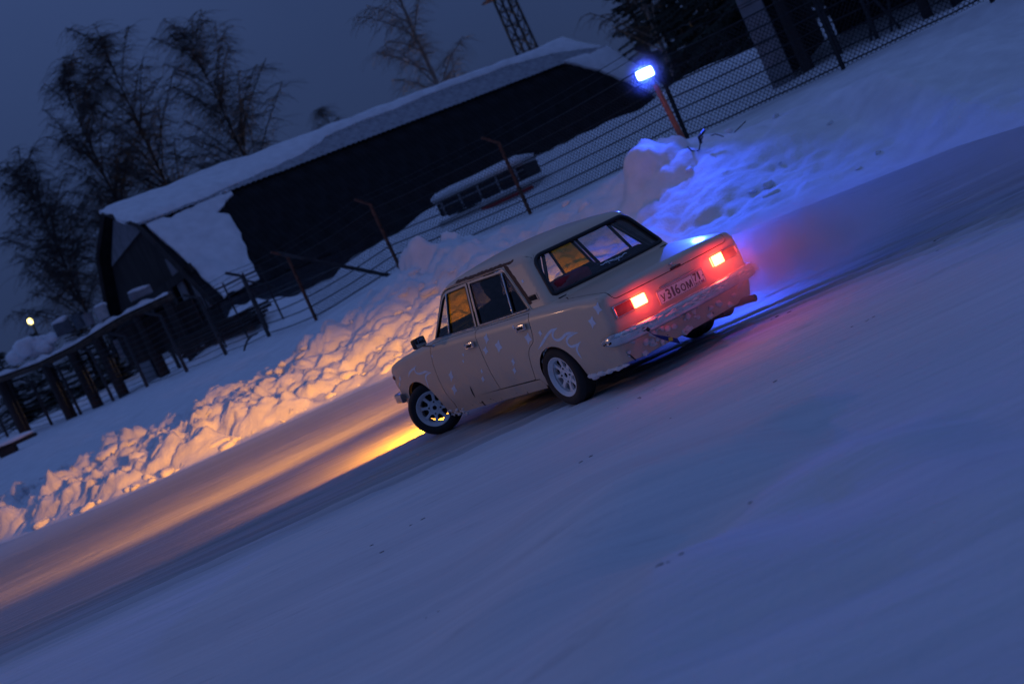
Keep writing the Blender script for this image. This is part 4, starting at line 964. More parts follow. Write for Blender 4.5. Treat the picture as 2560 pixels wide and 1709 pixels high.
# handwriting on the rear window
def zs(x, y): return 1480+x/23.49, 625+y/23.49
mb = MB()
def stroke(pix, hw=.0032):
    Q = np.array([trpx(*zs(*p), F2) for p in pix]); P2 = Q[:, [1, 2]]; n = len(P2); T = np.gradient(P2, axis=0); T /= np.linalg.norm(T, axis=1)[:, None]+1e-9; Nn = np.stack([-T[:, 1], T[:, 0]], 1)
    A = lift(F2, P2+Nn*hw, 'r'); B = lift(F2, P2-Nn*hw, 'r'); V = np.empty((2*n, 3)); V[0::2] = A; V[1::2] = B; V = V+[-.002, 0, 0]; mb.grid(sh(V), n, 2)
for p in ([(480, 885), (640, 840), (790, 705)], [(810, 640), (835, 720), (865, 775)], [(860, 640), (900, 690), (1000, 745), (985, 775), (1060, 765)], [(900, 620), (920, 700), (960, 640), (1000, 690)], [(1000, 600), (1030, 670), (1040, 590), (1075, 660)], [(1080, 560), (1110, 640), (1150, 640), (1160, 540)], [(1180, 540), (1210, 610), (1225, 520), (1285, 630)], [(1290, 510), (1330, 590), (1350, 480), (1410, 600)], [(1400, 450), (1440, 560), (1450, 430), (1480, 520)], [(1500, 430), (1530, 520), (1600, 590), (1545, 610), (1530, 570)], [(1520, 390), (1560, 480), (1600, 400)], [(1570, 360), (1610, 490)], [(1610, 420), (1640, 360), (1700, 450)], [(1690, 330), (1765, 420)], [(1760, 350), (1820, 250), (1920, 180), (2030, 165)]):
    stroke(p)
tag(mb.build('window_script', M['sticker'], rw, None), kind='stuff')

# ---- cabin
def seat(x, y, wd_, name):
    r = bpy.data.objects.new(name, None); link(r, car)
    mb = MB(); mb.bbox(np.array((x+.22, y, .42)), np.array((.26, wd_, .09)), .05); mb.build('cushion', M['seat'], r, 60)
    mb = MB(); mb.bbox(np.array((x-.06, y, .70)), np.array((.065, wd_, .27)), .05, roty(R_(-14))); mb.build('backrest', M['seat'], r, 60)
seat(1.0, .37, .25, 'front_seat'); seat(1.0, -.37, .25, 'front_seat'); seat(.22, 0, .62, 'rear_seat')
mb = MB(); mb.box((-.02, 0, .868), (.34, 1.24, .02)); mb.build('parcel_shelf', M['seat'], car, 40)
mb = MB(); mb.bbox(np.array((1.70, 0, .76)), np.array((.16, .66, .12)), .05); mb.build('dashboard', M['seat'], car, 60)
mb = MB(); tt = np.linspace(0, 2*math.pi, 25); Ms = roty(R_(-62)); c = np.array((1.44, .36, .80)); mb.tube(np.stack([.19*np.cos(tt), .19*np.sin(tt), 0*tt], 1) @ Ms.T+c, .013, 6, cap=False); mb.tube([np.array((0, -.18, 0)) @ Ms.T+c, np.array((0, .18, 0)) @ Ms.T+c], .01, 5); mb.build('steering_wheel', M['black'], car, 180)
mb = MB()
for sg in (1, -1): mb.box((.95, sg*.70, .57), (1.75, .03, .55)); mb.box((.0, sg*.66, .60), (.5, .03, .5))
mb.box((-.16, 0, .60), (.03, 1.3, .50)); mb.box((1.92, 0, .55), (.03, 1.3, .55)); mb.build('cabin_lining', M['seat'], car, 40)
# ================================================================== SURROUNDINGS
def P3(u, v, Y): return at(u, v, Y)
def ground_at(u, v, Y):
    p = at(u, v, Y); p[2] = hz(p[0], p[1]); return p
# ---- wire fence
fence = empty('wire_fence', PF[9].tolist())
tag(fence, 'wire and chain-link fence with bent-top posts running along the snow bank', 'fence')
F0 = np.array(PF[9])
arm_tip = []; straight = []
for i, (u, v, Y, k) in enumerate(POSTS):
    p = PF[i]-F0; a = PF[max(i-1, 0)]; b = PF[min(i+1, len(PF)-1)]; d = b-a; d[2] = 0; d /= np.linalg.norm(d); nrm = np.array([d[1], -d[0], 0.]); nrm = nrm if nrm[1] < 0 else -nrm
    hgt = {'g': 2.05, 'r': 1.95, 'k': 2.0}[k]*(1+.03*math.sin(i*2.3)); lean = np.array([.03*math.sin(i*1.7), .02*math.cos(i), 0])
    top = p+lean+[0, 0, hgt]; tip = top+nrm*.40+np.array([-.06, 0, .28])
    mb = MB(); r = .064 if k == 'g' else .050
    mb.tube([p-[0, 0, .6], p+[0, 0, .2], top, tip], [r, r, r*.95, r*.8], 4); po = mb.build('post', M['greypost'] if k == 'g' else (M['rustpost'] if k == 'r' else M['dark']), fence, 30)
    arm_tip.append((top, tip)); straight.append((p+lean*.0, top))
def wire(i0, i1, f, name='wire', r=.0075, arm=None):
    pts = []
    for i in range(i0, i1+1):
        b, t = straight[i]
        q = b+(t-b)*f if arm is None else arm_tip[i][0]+(arm_tip[i][1]-arm_tip[i][0])*arm
        if pts:
            a = pts[-1]
            for s_ in (.25, .5, .75): pts.append(a+(q-a)*s_-np.array([0, 0, .05*4*s_*(1-s_)*random.uniform(.3, 1.)]))
            # keep anchor order
        pts.append(q)
    mb = MB(); mb.tube(np.array(pts), r, 3); mb.build(name, M['wire'], fence, 180)
for k in range(10): wire(0, 8, .05+k*.098, r=.014)
for k in range(7): wire(8, len(POSTS)-1, .06+k*.145, r=.018)
for a_ in (.45, .95): wire(0, len(POSTS)-1, 0, 'barbed_wire', .008, a_)
for i in range(9, len(POSTS)-1):          # chain-link bays
    (b0, t0), (b1, t1) = straight[i], straight[i+1]; L_ = np.linalg.norm(b1-b0); Hh = 1.75; st = .115; mb = MB(); n = int((L_+Hh)/st)
    def pt(s_, h_): return b0+(b1-b0)*(s_/L_)+np.array([0, 0, .04+h_])
    for q in range(n):
        s0 = -Hh+q*st
        for sg in (1, -1):
            x0, h0, x1, h1 = s0, 0., s0+Hh, Hh
            if x0 < 0: h0 = -x0; x0 = 0.
            if x1 > L_: h1 = Hh-(x1-L_); x1 = L_
            if x1-x0 < .03: continue
            if sg < 0: x0, x1 = L_-x0, L_-x1
            mb.tube([pt(x0, h0), pt(x1, h1)], .0075, 3, cap=False)
    tag(mb.build('mesh_panel', M['wire'], fence, None), kind='stuff')
pb = [P3(690, 632, 40.9)-F0, P3(990, 692, 40.2)-F0]; mb = MB(); mb.tube(pb, .055, 4); mb.build('brace', M['greypost'], fence, 30)

# ---- gambrel barn (local x along the ridge, -y towards the track)
BL, BA = 26.5, math.atan2(.559, .829)
barn = empty('gambrel_barn', (-13.1, 59.4, 1.4), BA); tag(barn, 'long dark barn with steep two-slope roof carrying snow on its upper half', 'barn')
BZ = 1.4; RZ, KZ, EZ = 8.7-BZ, 7.42-BZ, 3.35-BZ; KW, EW = 2.65, 6.05
def sheet_mesh(name, wdt, p0, p1, ribs, mt, amp=.035, over=0.):
    # corrugated sheet: x across, from p0 (w,z) top to p1 (w,z) bottom
    prof = []; n = ribs*4
    for k in range(n+1):
        ph = (k % 4); prof.append((wdt*k/n, amp if ph in (1, 2) else 0.))
    d = np.array([p1[0]-p0[0], p1[1]-p0[1]]); l = np.linalg.norm(d); nn = np.array([-d[1], d[0]])/l; nn = nn if nn[1] > 0 else -nn
    V = []
    for x, a in prof:
        for q in (p0, p1): V.append((x, -(q[0]+nn[0]*a), q[1]+nn[1]*a))
    mb = MB(); mb.grid(np.array(V), len(prof), 2); V2 = np.array(V)-np.array([0, -nn[0], nn[1]])*.03; mb.grid(V2, len(prof), 2); return mb.mesh(name, mt, 20)
NS = 24; sw = BL/NS
m_low = sheet_mesh('roof_sheet', sw*1.02, (KW-.1, KZ+.05), (EW, EZ), 4, M['roof']); m_up = sheet_mesh('roof_sheet', sw*1.02, (0, RZ), (KW+.12, KZ-.02), 4, M['roofrib'])
rg = np.random.default_rng(3); dl = np.array([EW-KW, EZ-KZ]); dl /= np.linalg.norm(dl)
for k in range(NS):
    o = bpy.data.objects.new('roof_sheet', m_low); link(o, barn); j = rg.uniform(-.05, .16); o.location = (k*sw, -dl[0]*j, dl[1]*j+rg.uniform(0, .02))
    o = bpy.data.objects.new('roof_sheet', m_up); link(o, barn); o.location = (k*sw, 0, .02+rg.uniform(0, .02))
mb = MB(); V = [(0, 0, RZ), (BL, 0, RZ), (BL, KW, KZ), (0, KW, KZ), (BL, EW, EZ), (0, EW, EZ)]; mb.add(np.array(V), [(0, 1, 2, 3), (3, 2, 4, 5)]); mb.add(np.array(V)-[0, 0, .1], [(0, 3, 2, 1), (3, 5, 4, 2)]); mb.build('rear_roof', M['roof'], barn, 20)
for k in range(8):        # plank siding under the eave
    mb = MB(); mb.box((BL/2, -(EW-.75)+.006*(k % 2), -.2+k*.28), (BL-.8, .03, .27)); mb.build('wall_plank', M['plank'], barn, 20)
for t_ in (.45, BL-.45):
    G2 = [(0, RZ-.15), (KW-.1, KZ-.18), (EW-.7, EZ+.1), (EW-.7, -.8), (-(EW-.7), -.8), (-(EW-.7), EZ+.1), (-(KW-.1), KZ-.18)]
    mb = MB(); ext_poly(mb, np.array(G2), [] if t_ > 1 else [np.array([(-3.2, -.7), (-3.2, 3.0), (2.6, 3.4), (2.6, -.7)])], t_-.05, t_+.05, lambda p, t: np.stack([np.full(len(p), t), -p[:, 0], p[:, 1]], 1)); mb.build('gable_wall', M['dwood'], barn, 20)
def gpanel(name, poly, mt, t=.30):
    mb = MB(); ext_poly(mb, np.array(poly), [], t-.03, t+.03, lambda p, q: np.stack([np.full(len(p), q), -p[:, 0], p[:, 1]], 1)); return mb.build(name, mt, barn, 20)
gpanel('gable_panel', [(-2.6, 5.4), (-.2, 6.95), (2.3, 5.95)], M['panel']); gpanel('gable_panel', [(2.9, 1.6), (2.9, 4.4), (3.6, 4.2), (3.6, 1.4)], M['panel']); gpanel('gable_panel', [(4.2, 1.9), (4.2, 3.9), (5.1, 2.6), (5.1, 1.9)], M['panel'])
gpanel('gable_panel', [(-4.9, -.3), (-4.9, 2.0), (-3.4, 2.3), (-3.4, -.3)], M['panel']); gpanel('gable_post', [(-.5, -.7), (-.5, 3.2), (-.2, 3.2), (-.2, -.7)], M['dwood'], .2); gpanel('gable_post', [(2.2, -.7), (2.2, 3.4), (2.55, 3.4), (2.55, -.7)], M['dwood'], .2)
gpanel('gable_beam', [(-5.2, 2.9), (-5.2, 3.25), (5.2, 3.75), (5.2, 3.4)], M['dwood'], .18)
for sg in (1, -1):
    mb = MB(); mb.tube([(-.06, 0, RZ+.02), (-.06, -sg*(KW+.05), KZ+.02), (-.06, -sg*(EW+.03), EZ)], .11, 4); mb.build('verge_board', M['dwood'], barn, 20)
def slope_pt(t, w_):
    w_ = np.asarray(w_, float); z = np.where(w_ < KW, RZ+(KZ-RZ)*w_/KW, KZ+(EZ-KZ)*(w_-KW)/(EW-KW)); return np.stack([np.asarray(t, float), -w_, z], -1)
def snow_slab(name, poly, th, parent, to3, nrm, st=.3, jag=.12, seed=0, mt=None, soft=.3):
    ol = dense(poly, st*.5); ol = ol+jag*np.stack([fbm(ol[:, 0], ol[:, 1], 1.1, 4, seed), fbm(ol[:, 0], ol[:, 1], 1.3, 4, seed+9)], 1)*2
    m = len(ol); lo, hi = ol.min(0), ol.max(0); g = np.stack(np.meshgrid(np.arange(lo[0], hi[0], st), np.arange(lo[1], hi[1], st), indexing='ij'), -1).reshape(-1, 2); g = g[inpoly(g, ol)]
    if len(g): g = g[np.min(np.linalg.norm(g[:, None]-ol[None], axis=2), axis=1) > st*.4]
    al = np.concatenate([ol, g]); vo, eo, fo, *_ = delaunay_2d_cdt([Vector(p) for p in al], [(i, (i+1) % m) for i in range(m)], [], 0, 1e-7); vo = np.array([v[:] for v in vo]); tri = np.array([f for f in fo if len(f) == 3]); tri = tri[inpoly(vo[tri].mean(1), ol)]
    d = np.array([np.min(np.linalg.norm(ol-v, axis=1)) for v in vo]); h = th*(.42+.58*np.sqrt(np.clip(d/soft, 0, 1)))*(1+.5*fbm(vo[:, 0], vo[:, 1], .7, 3, seed+3))
    B = to3(vo); N_ = nrm(vo); V = B+N_*h[:, None]; mb = MB(); mb.add(V, tri.tolist())
    b2 = to3(ol)-nrm(ol)*.02; tp = to3(ol)+nrm(ol)*(th*.42*(1+.5*fbm(ol[:, 0], ol[:, 1], .7, 3, seed+3)))[:, None]; mb.add(np.concatenate([b2, tp]), [(i, (i+1) % m, m+(i+1) % m, m+i) for i in range(m)])
    return mb.build(name, mt or M['snow'], parent, 60)
nu = np.array([0, -(RZ-KZ), KW]); nu /= np.linalg.norm(nu); nl = np.array([0, -(KZ-EZ), EW-KW]); nl /= np.linalg.norm(nl)
wmap = lambda w_: np.where(w_ < 3, w_*KW/3, KW+(w_-3)*(EW-KW)/3.05)
to_s = lambda p: slope_pt(p[:, 0], wmap(p[:, 1]))
def n_s(p): return np.where((p[:, 1] < 3)[:, None], nu, nl)
snow_slab('roof_snow', [(-.15, -.25), (-.15, 2.95), (2.5, 2.9), (5.5, 2.5), (7.5, 2.2), (9.2, 1.9), (10.5, 1.0), (12.5, .75), (17, .55), (22, .6), (24.5, 1.2), (26.5, 2.9), (26.6, -.25)], .26, barn, to_s, n_s, .35, .10, 1)
snow_slab('roof_snow', [(.3, 3.05), (.5, 6.0), (2.2, 6.0), (2.5, 5.2), (3.1, 4.4), (3.3, 3.7), (3.0, 3.5), (4.1, 3.25), (4.3, 3.05)], .18, barn, to_s, n_s, .25, .10, 5)
snow_slab('roof_snow', [(23.6, 3.02), (24.8, 3.9), (25.5, 4.9), (25.9, 6.0), (26.6, 6.05), (26.6, 3.02)], .28, barn, to_s, n_s, .25, .10, 8)

# ---- old minibus sunk in the snow
bq = at(1344, 492, 43.0); bl_ = at(1092, 585, 44.5); dv = bq-bl_; bang = math.atan2(dv[1], dv[0]); bus = empty('snowed_in_minibus', (bq[0], bq[1], bq[2]-.12), bang); bus.scale = (.80, .80, .74)
tag(bus, 'white minibus with two red stripes half buried in snow behind the fence', 'minibus')
mb = MB(); mb.bbox(np.array((-2.1, .9, .46)), np.array((2.15, .9, .43)), .08); mb.build('body', M['white'], bus, 40)
mb = MB(); mb.bbox(np.array((-2.1, .9, 1.72)), np.array((2.05, .84, .12)), .10); mb.build('roof', M['white'], bus, 40)
for k in range(5):
    mb = MB(); mb.bbox(np.array((-.42-.84*k, .03, 1.38)), np.array((.035, .035, .30)), .01); mb.build('window_pillar', M['panel'], bus, 30)
for k in range(4):
    for z0, h_ in ((1.16, .21), (1.53, .10)):
        mb = MB(); mb.bbox(np.array((-.84-.84*k, .05, z0)), np.array((.37, .012, h_)), .008); mb.build('window_pane', M['tint'] if False else mat('dark_pane', (.01, .012, .018), .15, var=.1), bus, 30)
mb = MB(); mb.bbox(np.array((-2.1, .05, 1.41)), np.array((2.0, .03, .025)), .01); mb.build('window_rail', M['panel'], bus, 30)
for z0 in (.62, .32):
    mb = MB(); mb.bbox(np.array((-1.15, -.012, z0)), np.array((1.15, .02, .07)), .006); mb.build('stripe', M['red'], bus, 30)
mb = MB(); mb.bbox(np.array((-2.1, 1.0, 1.35)), np.array((2.0, .78, .3)), .05); mb.build('cabin', M['dark'], bus, 30)
snow_slab('roof_snow', [(-4.1, .06), (-.1, .06), (-.1, 1.7), (-4.1, 1.7)], .26, bus, lambda p: np.stack([p[:, 0], p[:, 1], np.full(len(p), 1.82)], 1), lambda p: np.repeat([[0, 0, 1.]], len(p), 0), .2, .05, 14)

# ---- timber rack with odds and ends at the left
rk = [at(-40, 962, 58), at(100, 912, 56.5), at(190, 868, 55.5), at(300, 800, 54.5), at(425, 742, 53.5)]
rack = empty('timber_rack', rk[2].tolist()); tag(rack, 'long snow-capped timber rack on thick posts behind the left fence posts', 'rack'); R0 = rk[2]
RP = np.array(rk)-R0
for k in range(3):
    mb = MB(); mb.tube(RP+[0, .25*k, 0], .13, 4); mb.build('beam', M['wood'], rack, 20)
for f_ in (.06, .27, .45, .60, .82, .97):
    q = np.array([np.interp(f_*4, range(5), RP[:, j]) for j in range(3)]); g_ = hz(q[0]+R0[0], q[1]+R0[1])-R0[2]-.4
    for dy in (.0, .55):
        mb = MB(); mb.tube([q+[0, dy+.1, 0], [q[0], q[1]+dy+.1, g_]], .16, 6); mb.build('post', M['dwood'], rack, 30)
mb = MB(); V = []
for f_ in np.linspace(0, 1, 40):
    q = np.array([np.interp(f_*4, range(5), RP[:, j]) for j in range(3)]); h_ = .10+.05*math.sin(f_*31)+.04*math.sin(f_*73)
    for y, z in ((-.14, .12), (-.1, .13+h_), (.25, .15+h_*1.2), (.6, .13+h_), (.66, .12)): V.append(q+[0, y, z])
mb.grid(np.array(V), 40, 5); mb.build('snow_cap', M['snow'], rack, 180)
mb = MB(); a_ = np.array(RP[3])+[.2, .5, 0]; mb.box(((RP[3]+RP[4])/2+[0, .75, -1.05]), (3.2, .1, 1.5)); mb.build('back_board', M['dwood'], rack, 20)
mb = MB(); mb.box((RP[3]+[-.3, .62, -.95]), (.9, .06, .75)); mb.build('pale_board', M['panel'], rack, 20)
def pail(u, v, Y, r, h, mt, name, label, cat, lid=None, box=False):
    p = at(u, v, Y); o = empty(name, p.tolist()); tag(o, label, cat)
    mb = MB()
    if box: mb.bbox(np.array((0, 0, h/2)), np.array((r, r*.7, h/2)), .03, rotz(.3))
    else: mb.lathe([(0, 0), (r*.82, 0), (r, h), (r*1.04, h), (r*1.04, h+.02), (r*.95, h+.02), (r*.9, h*.9)], 18, 'z')
    mb.build('shell', mt, o, 40)
    if lid is not None: mb = MB(); mb.blob((0, 0, h+.03), (r*.95, r*.9, .12), int(u), 2, .3); mb.build('snow_cap', M['snow'], o, 180)
    return o
pail(165, 834, 55.7, .34, .50, M['bucket'], 'plastic_tub', 'grey blue tub leftmost of the containers on the timber rack', 'tub', 1, True)
pail(205, 818, 55.4, .26, .55, M['bucket'], 'bucket', 'dull bucket standing beside the grey blue tub on the rack', 'bucket')
pail(262, 796, 54.9, .26, .48, M['white'], 'bucket', 'whitish bucket in the middle of the timber rack', 'bucket', 1)
pail(228, 812, 55.3, .22, .46, M['panel'], 'bucket', 'small grey can left of the whitish bucket on the rack', 'can')
pail(355, 742, 54.3, .48, .34, M['panel'], 'snowy_crate', 'pale crate with snow on top at the right end of the rack', 'crate', 1, True).scale = (.9, .9, .8)
p = at(95, 872, 57.0); o = MB()
for i in range(16): o.blob(p+[rng.uniform(-1.2, 1.0), rng.uniform(-.2, .5), rng.uniform(-.1, .42)], np.array((.42, .35, .30))*rng.uniform(.5, 1.1), 900+i, 2, .4)
tag(o.build('snow_heap', M['snow'], None, 180), 'lumpy snow heap on the left end of the timber rack', 'snow heap')
# lumber pile and railing right of the rack
lp = at(560, 770, 50.5); lp[2] = hz(lp[0], lp[1])+.50; pile = empty('lumber_pile', lp.tolist(), R_(-35)); tag(pile, 'dark pile of stacked boards with staggered ends behind the fence', 'lumber pile')
for r_ in range(5):
    for c_ in range(4):
        mb = MB(); mb.box((rng.uniform(-.4, .4)-.8, c_*.26-.3, -.55+r_*.13), (4.0+rng.uniform(-.5, .5), .24, .11)); mb.build('board', M['dwood'], pile, 20)
rl_ = [at(505, 738, 49.8), at(560, 715, 49.4), at(610, 690, 49), at(650, 672, 48.6)]; rail = empty('pipe_railing', rl_[0].tolist()); tag(rail, 'low dark pipe railing in front of the barn corner', 'railing')
mb = MB(); mb.tube(np.array(rl_)-rl_[0], .035, 6); mb.build('rail', M['dark'], rail, 40)
for q in rl_:
    mb = MB(); q2 = q-rl_[0]; mb.tube([q2+[0, 0, .12], q2-[0, 0, q[2]-hz(q[0], q[1])+.25]], .035, 6); mb.build('post', M['dark'], rail, 40)
mb = MB(); mb.tube([at(620, 702, 49)-rl_[0], at(690, 718, 48.5)-rl_[0]], .04, 5); mb.build('strut', M['dark'], rail, 40)

# ---- birches
def birch(seed, H_, spread=.36, limbs=26, twl=1.1, twr=.0135):
    rg = np.random.default_rng(seed); tr_ = MB(); tw = MB(); n = 9
    zz = np.linspace(0, H_, n); wob = np.cumsum(rg.normal(0, .018*H_/8, (n, 2)), 0); T = np.column_stack([wob, zz]); rr = np.interp(zz/H_, [0, .1, .6, 1], [.019*H_*.6, .0145*H_*.6, .007*H_*.6, .012])
    tr_.tube(T, rr, 7)
    def at_t(t): return np.array([np.interp(t*H_, zz, T[:, j]) for j in range(3)])
    for i in range(limbs):
        t = .20+.78*(i+rg.random())/limbs; a = rg.uniform(0, 6.283); L_ = spread*H_*rg.uniform(.55, 1.05)*(.92-.66*t**2.4)
        up = rg.uniform(.7, 1.3)+1.1*t; d = np.array([math.cos(a), math.sin(a), up]); d /= np.linalg.norm(d); p = at_t(t); m = 7; pts = [p]
        for q in range(1, m):
            d = d+np.array([rg.normal(0, .07), rg.normal(0, .07), -.10*q/m-.02]); d /= np.linalg.norm(d); pts.append(pts[-1]+d*L_/(m-1))
        pts = np.array(pts); r0 = np.interp(t, [0, 1], [.030, .008])*H_/16
        tr_.tube(pts, np.linspace(r0*2.0, .025, m), 5)
        ns = int(6+L_*2.3)
        for s_ in range(ns):
            f_ = .22+.78*(s_+rg.random())/ns; b = np.array([np.interp(f_*(m-1), range(m), pts[:, j]) for j in range(3)]); a2 = rg.uniform(0, 6.283); l2 = rg.uniform(.5, 1.0)*(.30+.10*L_)*1.25
            d2 = np.array([math.cos(a2), math.sin(a2), rg.uniform(.0, .8)]); d2 /= np.linalg.norm(d2); k2 = [b]
            for q in range(3): d2 = d2+[0, 0, -.28]; d2 /= np.linalg.norm(d2); k2.append(k2[-1]+d2*l2/3)
            k2 = np.array(k2); tw.tube(k2, [.022, .018, .015, .012], 3, cap=False)
            for w_ in range(rg.integers(5, 9)):
                g_ = rg.uniform(.25, 1.); c = np.array([np.interp(g_*3, range(4), k2[:, j]) for j in range(3)]); a3 = rg.uniform(0, 6.283); l3 = rg.uniform(.5, 1.5)*twl
                d3 = np.array([math.cos(a3), math.sin(a3), rg.uniform(-.3, .5)]); d3 /= np.linalg.norm(d3); k3 = [c]
                for q in range(3): d3 = d3+[0, 0, -.30]; d3 /= np.linalg.norm(d3); k3.append(k3[-1]+d3*l3/3)
                tw.tube(np.array(k3), [twr*.75, twr*.65, twr*.55, twr*.4], 3, cap=False)
    return tr_, tw
def make_birch(u, v, Y, vt, ut, seed, label, tm, bm_, group=None, **k):
    b = at(u, v, Y); top = at(ut, vt, Y); b[2] = hz(b[0], b[1])-.2; H_ = top[2]-b[2]; o = empty('birch_tree', b.tolist(), seed*1.3); tag(o, label, 'tree', group)
    tr_, tw = birch(seed, H_, **k); tr_.build('trunk', bm_, o, 60); tag(tw.build('crown', tm, o, None), kind='stuff'); return o
GT = 'bare birches behind the barn'
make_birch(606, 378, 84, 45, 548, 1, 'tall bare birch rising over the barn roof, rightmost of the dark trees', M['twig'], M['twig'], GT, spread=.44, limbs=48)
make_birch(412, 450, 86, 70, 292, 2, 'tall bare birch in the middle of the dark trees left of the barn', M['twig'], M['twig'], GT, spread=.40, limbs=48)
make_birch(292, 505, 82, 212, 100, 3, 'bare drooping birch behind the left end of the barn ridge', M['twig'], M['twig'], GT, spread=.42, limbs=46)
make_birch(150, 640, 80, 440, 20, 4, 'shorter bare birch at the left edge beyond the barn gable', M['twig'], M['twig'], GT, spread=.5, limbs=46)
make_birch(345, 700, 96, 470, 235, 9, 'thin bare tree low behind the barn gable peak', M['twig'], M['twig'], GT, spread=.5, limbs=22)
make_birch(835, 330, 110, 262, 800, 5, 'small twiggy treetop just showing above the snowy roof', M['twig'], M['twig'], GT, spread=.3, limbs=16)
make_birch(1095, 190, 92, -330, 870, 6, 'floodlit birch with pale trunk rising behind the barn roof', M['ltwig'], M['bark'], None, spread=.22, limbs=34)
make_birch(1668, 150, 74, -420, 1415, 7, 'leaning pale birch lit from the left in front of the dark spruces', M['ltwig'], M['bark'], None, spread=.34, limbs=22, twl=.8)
# ---- dark spruces at the right
def spruce(seed, H_):
    rg = np.random.default_rng(seed); tr_ = MB(); tr_.tube([(0, 0, 0), (0, 0, H_)], [.018*H_, .01], 6); cr = MB(); V = []; Fs = []
    for i in range(int(H_*13)):
        t = rg.uniform(.02, .98)**.9; z = t*H_; L_ = (1-t)**.75*H_*.24*rg.uniform(.7, 1.15)+.15; a = rg.uniform(0, 6.283); dr = -.35+.5*t
        d = np.array([math.cos(a), math.sin(a), dr]); s_ = np.array([-math.sin(a), math.cos(a), 0]); n = max(4, int(L_*5))
        for q in range(n):
            f_ = (q+.3)/n; c = np.array([0, 0, z])+d*L_*f_; w_ = L_*.20*(1.1-f_)+.06
            for sg in (1, -1):
                e = c+s_*sg*w_*rg.uniform(.7, 1.2)+d*w_*.7+[0, 0, -rg.uniform(.05, .3)]; o = len(V); V += [c, c+d*L_/n*1.3, e, c+[0, 0, -.07]]; Fs += [(o, o+1, o+2), (o, o+2, o+3)]
    cr.add(np.array(V), Fs); return tr_.mesh('trunk', M['twig'], 60), cr.mesh('crown', M['needle'], None)
sp1, sp2 = spruce(1, 15.), spruce(2, 12.)
desc = ['tall dark spruce just right of the barn end', 'dark spruce with its foot behind the fence right of the beacon', 'dark spruce between the barn end and the open shed', 'dark spruce left of the pale shed panel', 'spruce at the back of the dark thicket', 'spruce nearest to the open shed', 'spruce far behind the right end of the barn roof', 'dark spruce farthest back beside the leaning birch']
for i, (u, v, Y, kind, sc) in enumerate(((1862, 210, 66, 0, 1.15), (1800, 215, 72, 1, 1.1), (1905, 205, 60, 0, 1.), (1955, 190, 54, 1, 1.1), (1760, 190, 90, 0, 1.2), (2010, 190, 47, 0, .95), (1640, 170, 100, 1, 1.15), (1700, 175, 96, 0, .95))):
    b = at(u, v, Y); b[2] = hz(b[0], b[1])-.2; o = empty('spruce_tree', b.tolist(), i*1.1); o.scale = (sc*.95, sc*.95, sc); tag(o, desc[i], 'tree', 'spruces right of the barn')
    for me, nm in zip((sp1, sp2)[kind], ('trunk', 'crown')):
        c = link(bpy.data.objects.new(nm, me), o)
        if nm == 'crown': tag(c, kind='stuff')
for i, (u, v, Y, sc) in enumerate(((60, 800, 100, .8), (150, 740, 96, .7), (225, 760, 90, .55), (-20, 860, 98, .75))):
    b = at(u, v, Y); b[2] = hz(b[0], b[1])-.3; o = empty('spruce_tree', b.tolist(), i*1.7); o.scale = (sc*1.6, sc*1.6, sc*.62); tag(o, ['low dark conifer behind the small yellow lantern', 'dark conifer left of the barn gable', 'dark conifer touching the barn gable corner', 'dark conifer at the left picture edge'][i], 'tree', 'conifers left of the barn')
    for me, nm in zip(sp2, ('trunk', 'crown')):
        c = link(bpy.data.objects.new(nm, me), o)
        if nm == 'crown': tag(c, kind='stuff')

# ---- floodlight tower
tb = at(1318, 128, 112); tw_top = at(1256, -12, 112)[2]; tb[2] = hz(tb[0], tb[1]); TH = tw_top-tb[2]; tower = empty('floodlight_tower', tb.tolist(), .4); tag(tower, 'tall lattice floodlight tower standing behind the barn roof', 'tower')
hw = .72
for sx in (1, -1):
    for sy in (1, -1): mb = MB(); mb.tube([(sx*hw, sy*hw, 0), (sx*hw*.8, sy*hw*.8, TH)], .10, 5); mb.build('leg', M['dark'], tower, 40)
nz = int(TH/1.1)
for k in range(nz):
    z0, z1_ = k*TH/nz, (k+1)*TH/nz
    if z1_ < TH*.35: continue
    for i, (a, b) in enumerate((((1, 1), (1, -1)), ((1, -1), (-1, -1)), ((-1, -1), (-1, 1)), ((-1, 1), (1, 1)))):
        s0, s1 = hw*(1-.2*z0/TH), hw*(1-.2*z1_/TH); mb = MB(); mb.tube([(a[0]*s0, a[1]*s0, z0), (b[0]*s1, b[1]*s1, z1_)], .05, 4); mb.tube([(a[0]*s0, a[1]*s0, z0), (b[0]*s0, b[1]*s0, z0)], .045, 4); mb.build('brace', M['dark'], tower, 40)
mb = MB(); mb.box((0, 0, TH+.05), (2.6, 2.6, .12)); mb.build('platform', M['rustpost'], tower, 30)
L_flood = lens('flood_lens', (.9, .8, .5), (1., .74, .36), 60.)
hd = bpy.data.objects.new('floodlight', None); link(hd, tower); fx = np.array([-1.75, -.9, .35])
mb = MB(); mb.bbox(fx, np.array((.22, .5, .35)), .06, rotz(.5)); mb.build('housing', M['dark'], hd, 40)
mb = MB(); mb.bbox(fx+rotz(.5) @ np.array([-.24, 0, -.02]), np.array((.02, .42, .28)), .01, rotz(.5)); mb.lathe([(0, .3), (.2, .22), (.3, 0), (.2, -.22), (0, -.3)], 12, 'z', c=fx+[-.35, -.55, -.1]); mb.build('lens', L_flood, hd, 40)
pl_ = bpy.data.lights.new('flood_light', 'SPOT'); pl_.energy = 26000; pl_.color = (1., .66, .28); pl_.shadow_soft_size = .3; pl_.spot_size = R_(96); pl_.spot_blend = .6
po = bpy.data.objects.new('flood_light', pl_); link(po, hd); po.location = fx+rotz(.5) @ np.array([-.40, 0, -.02])
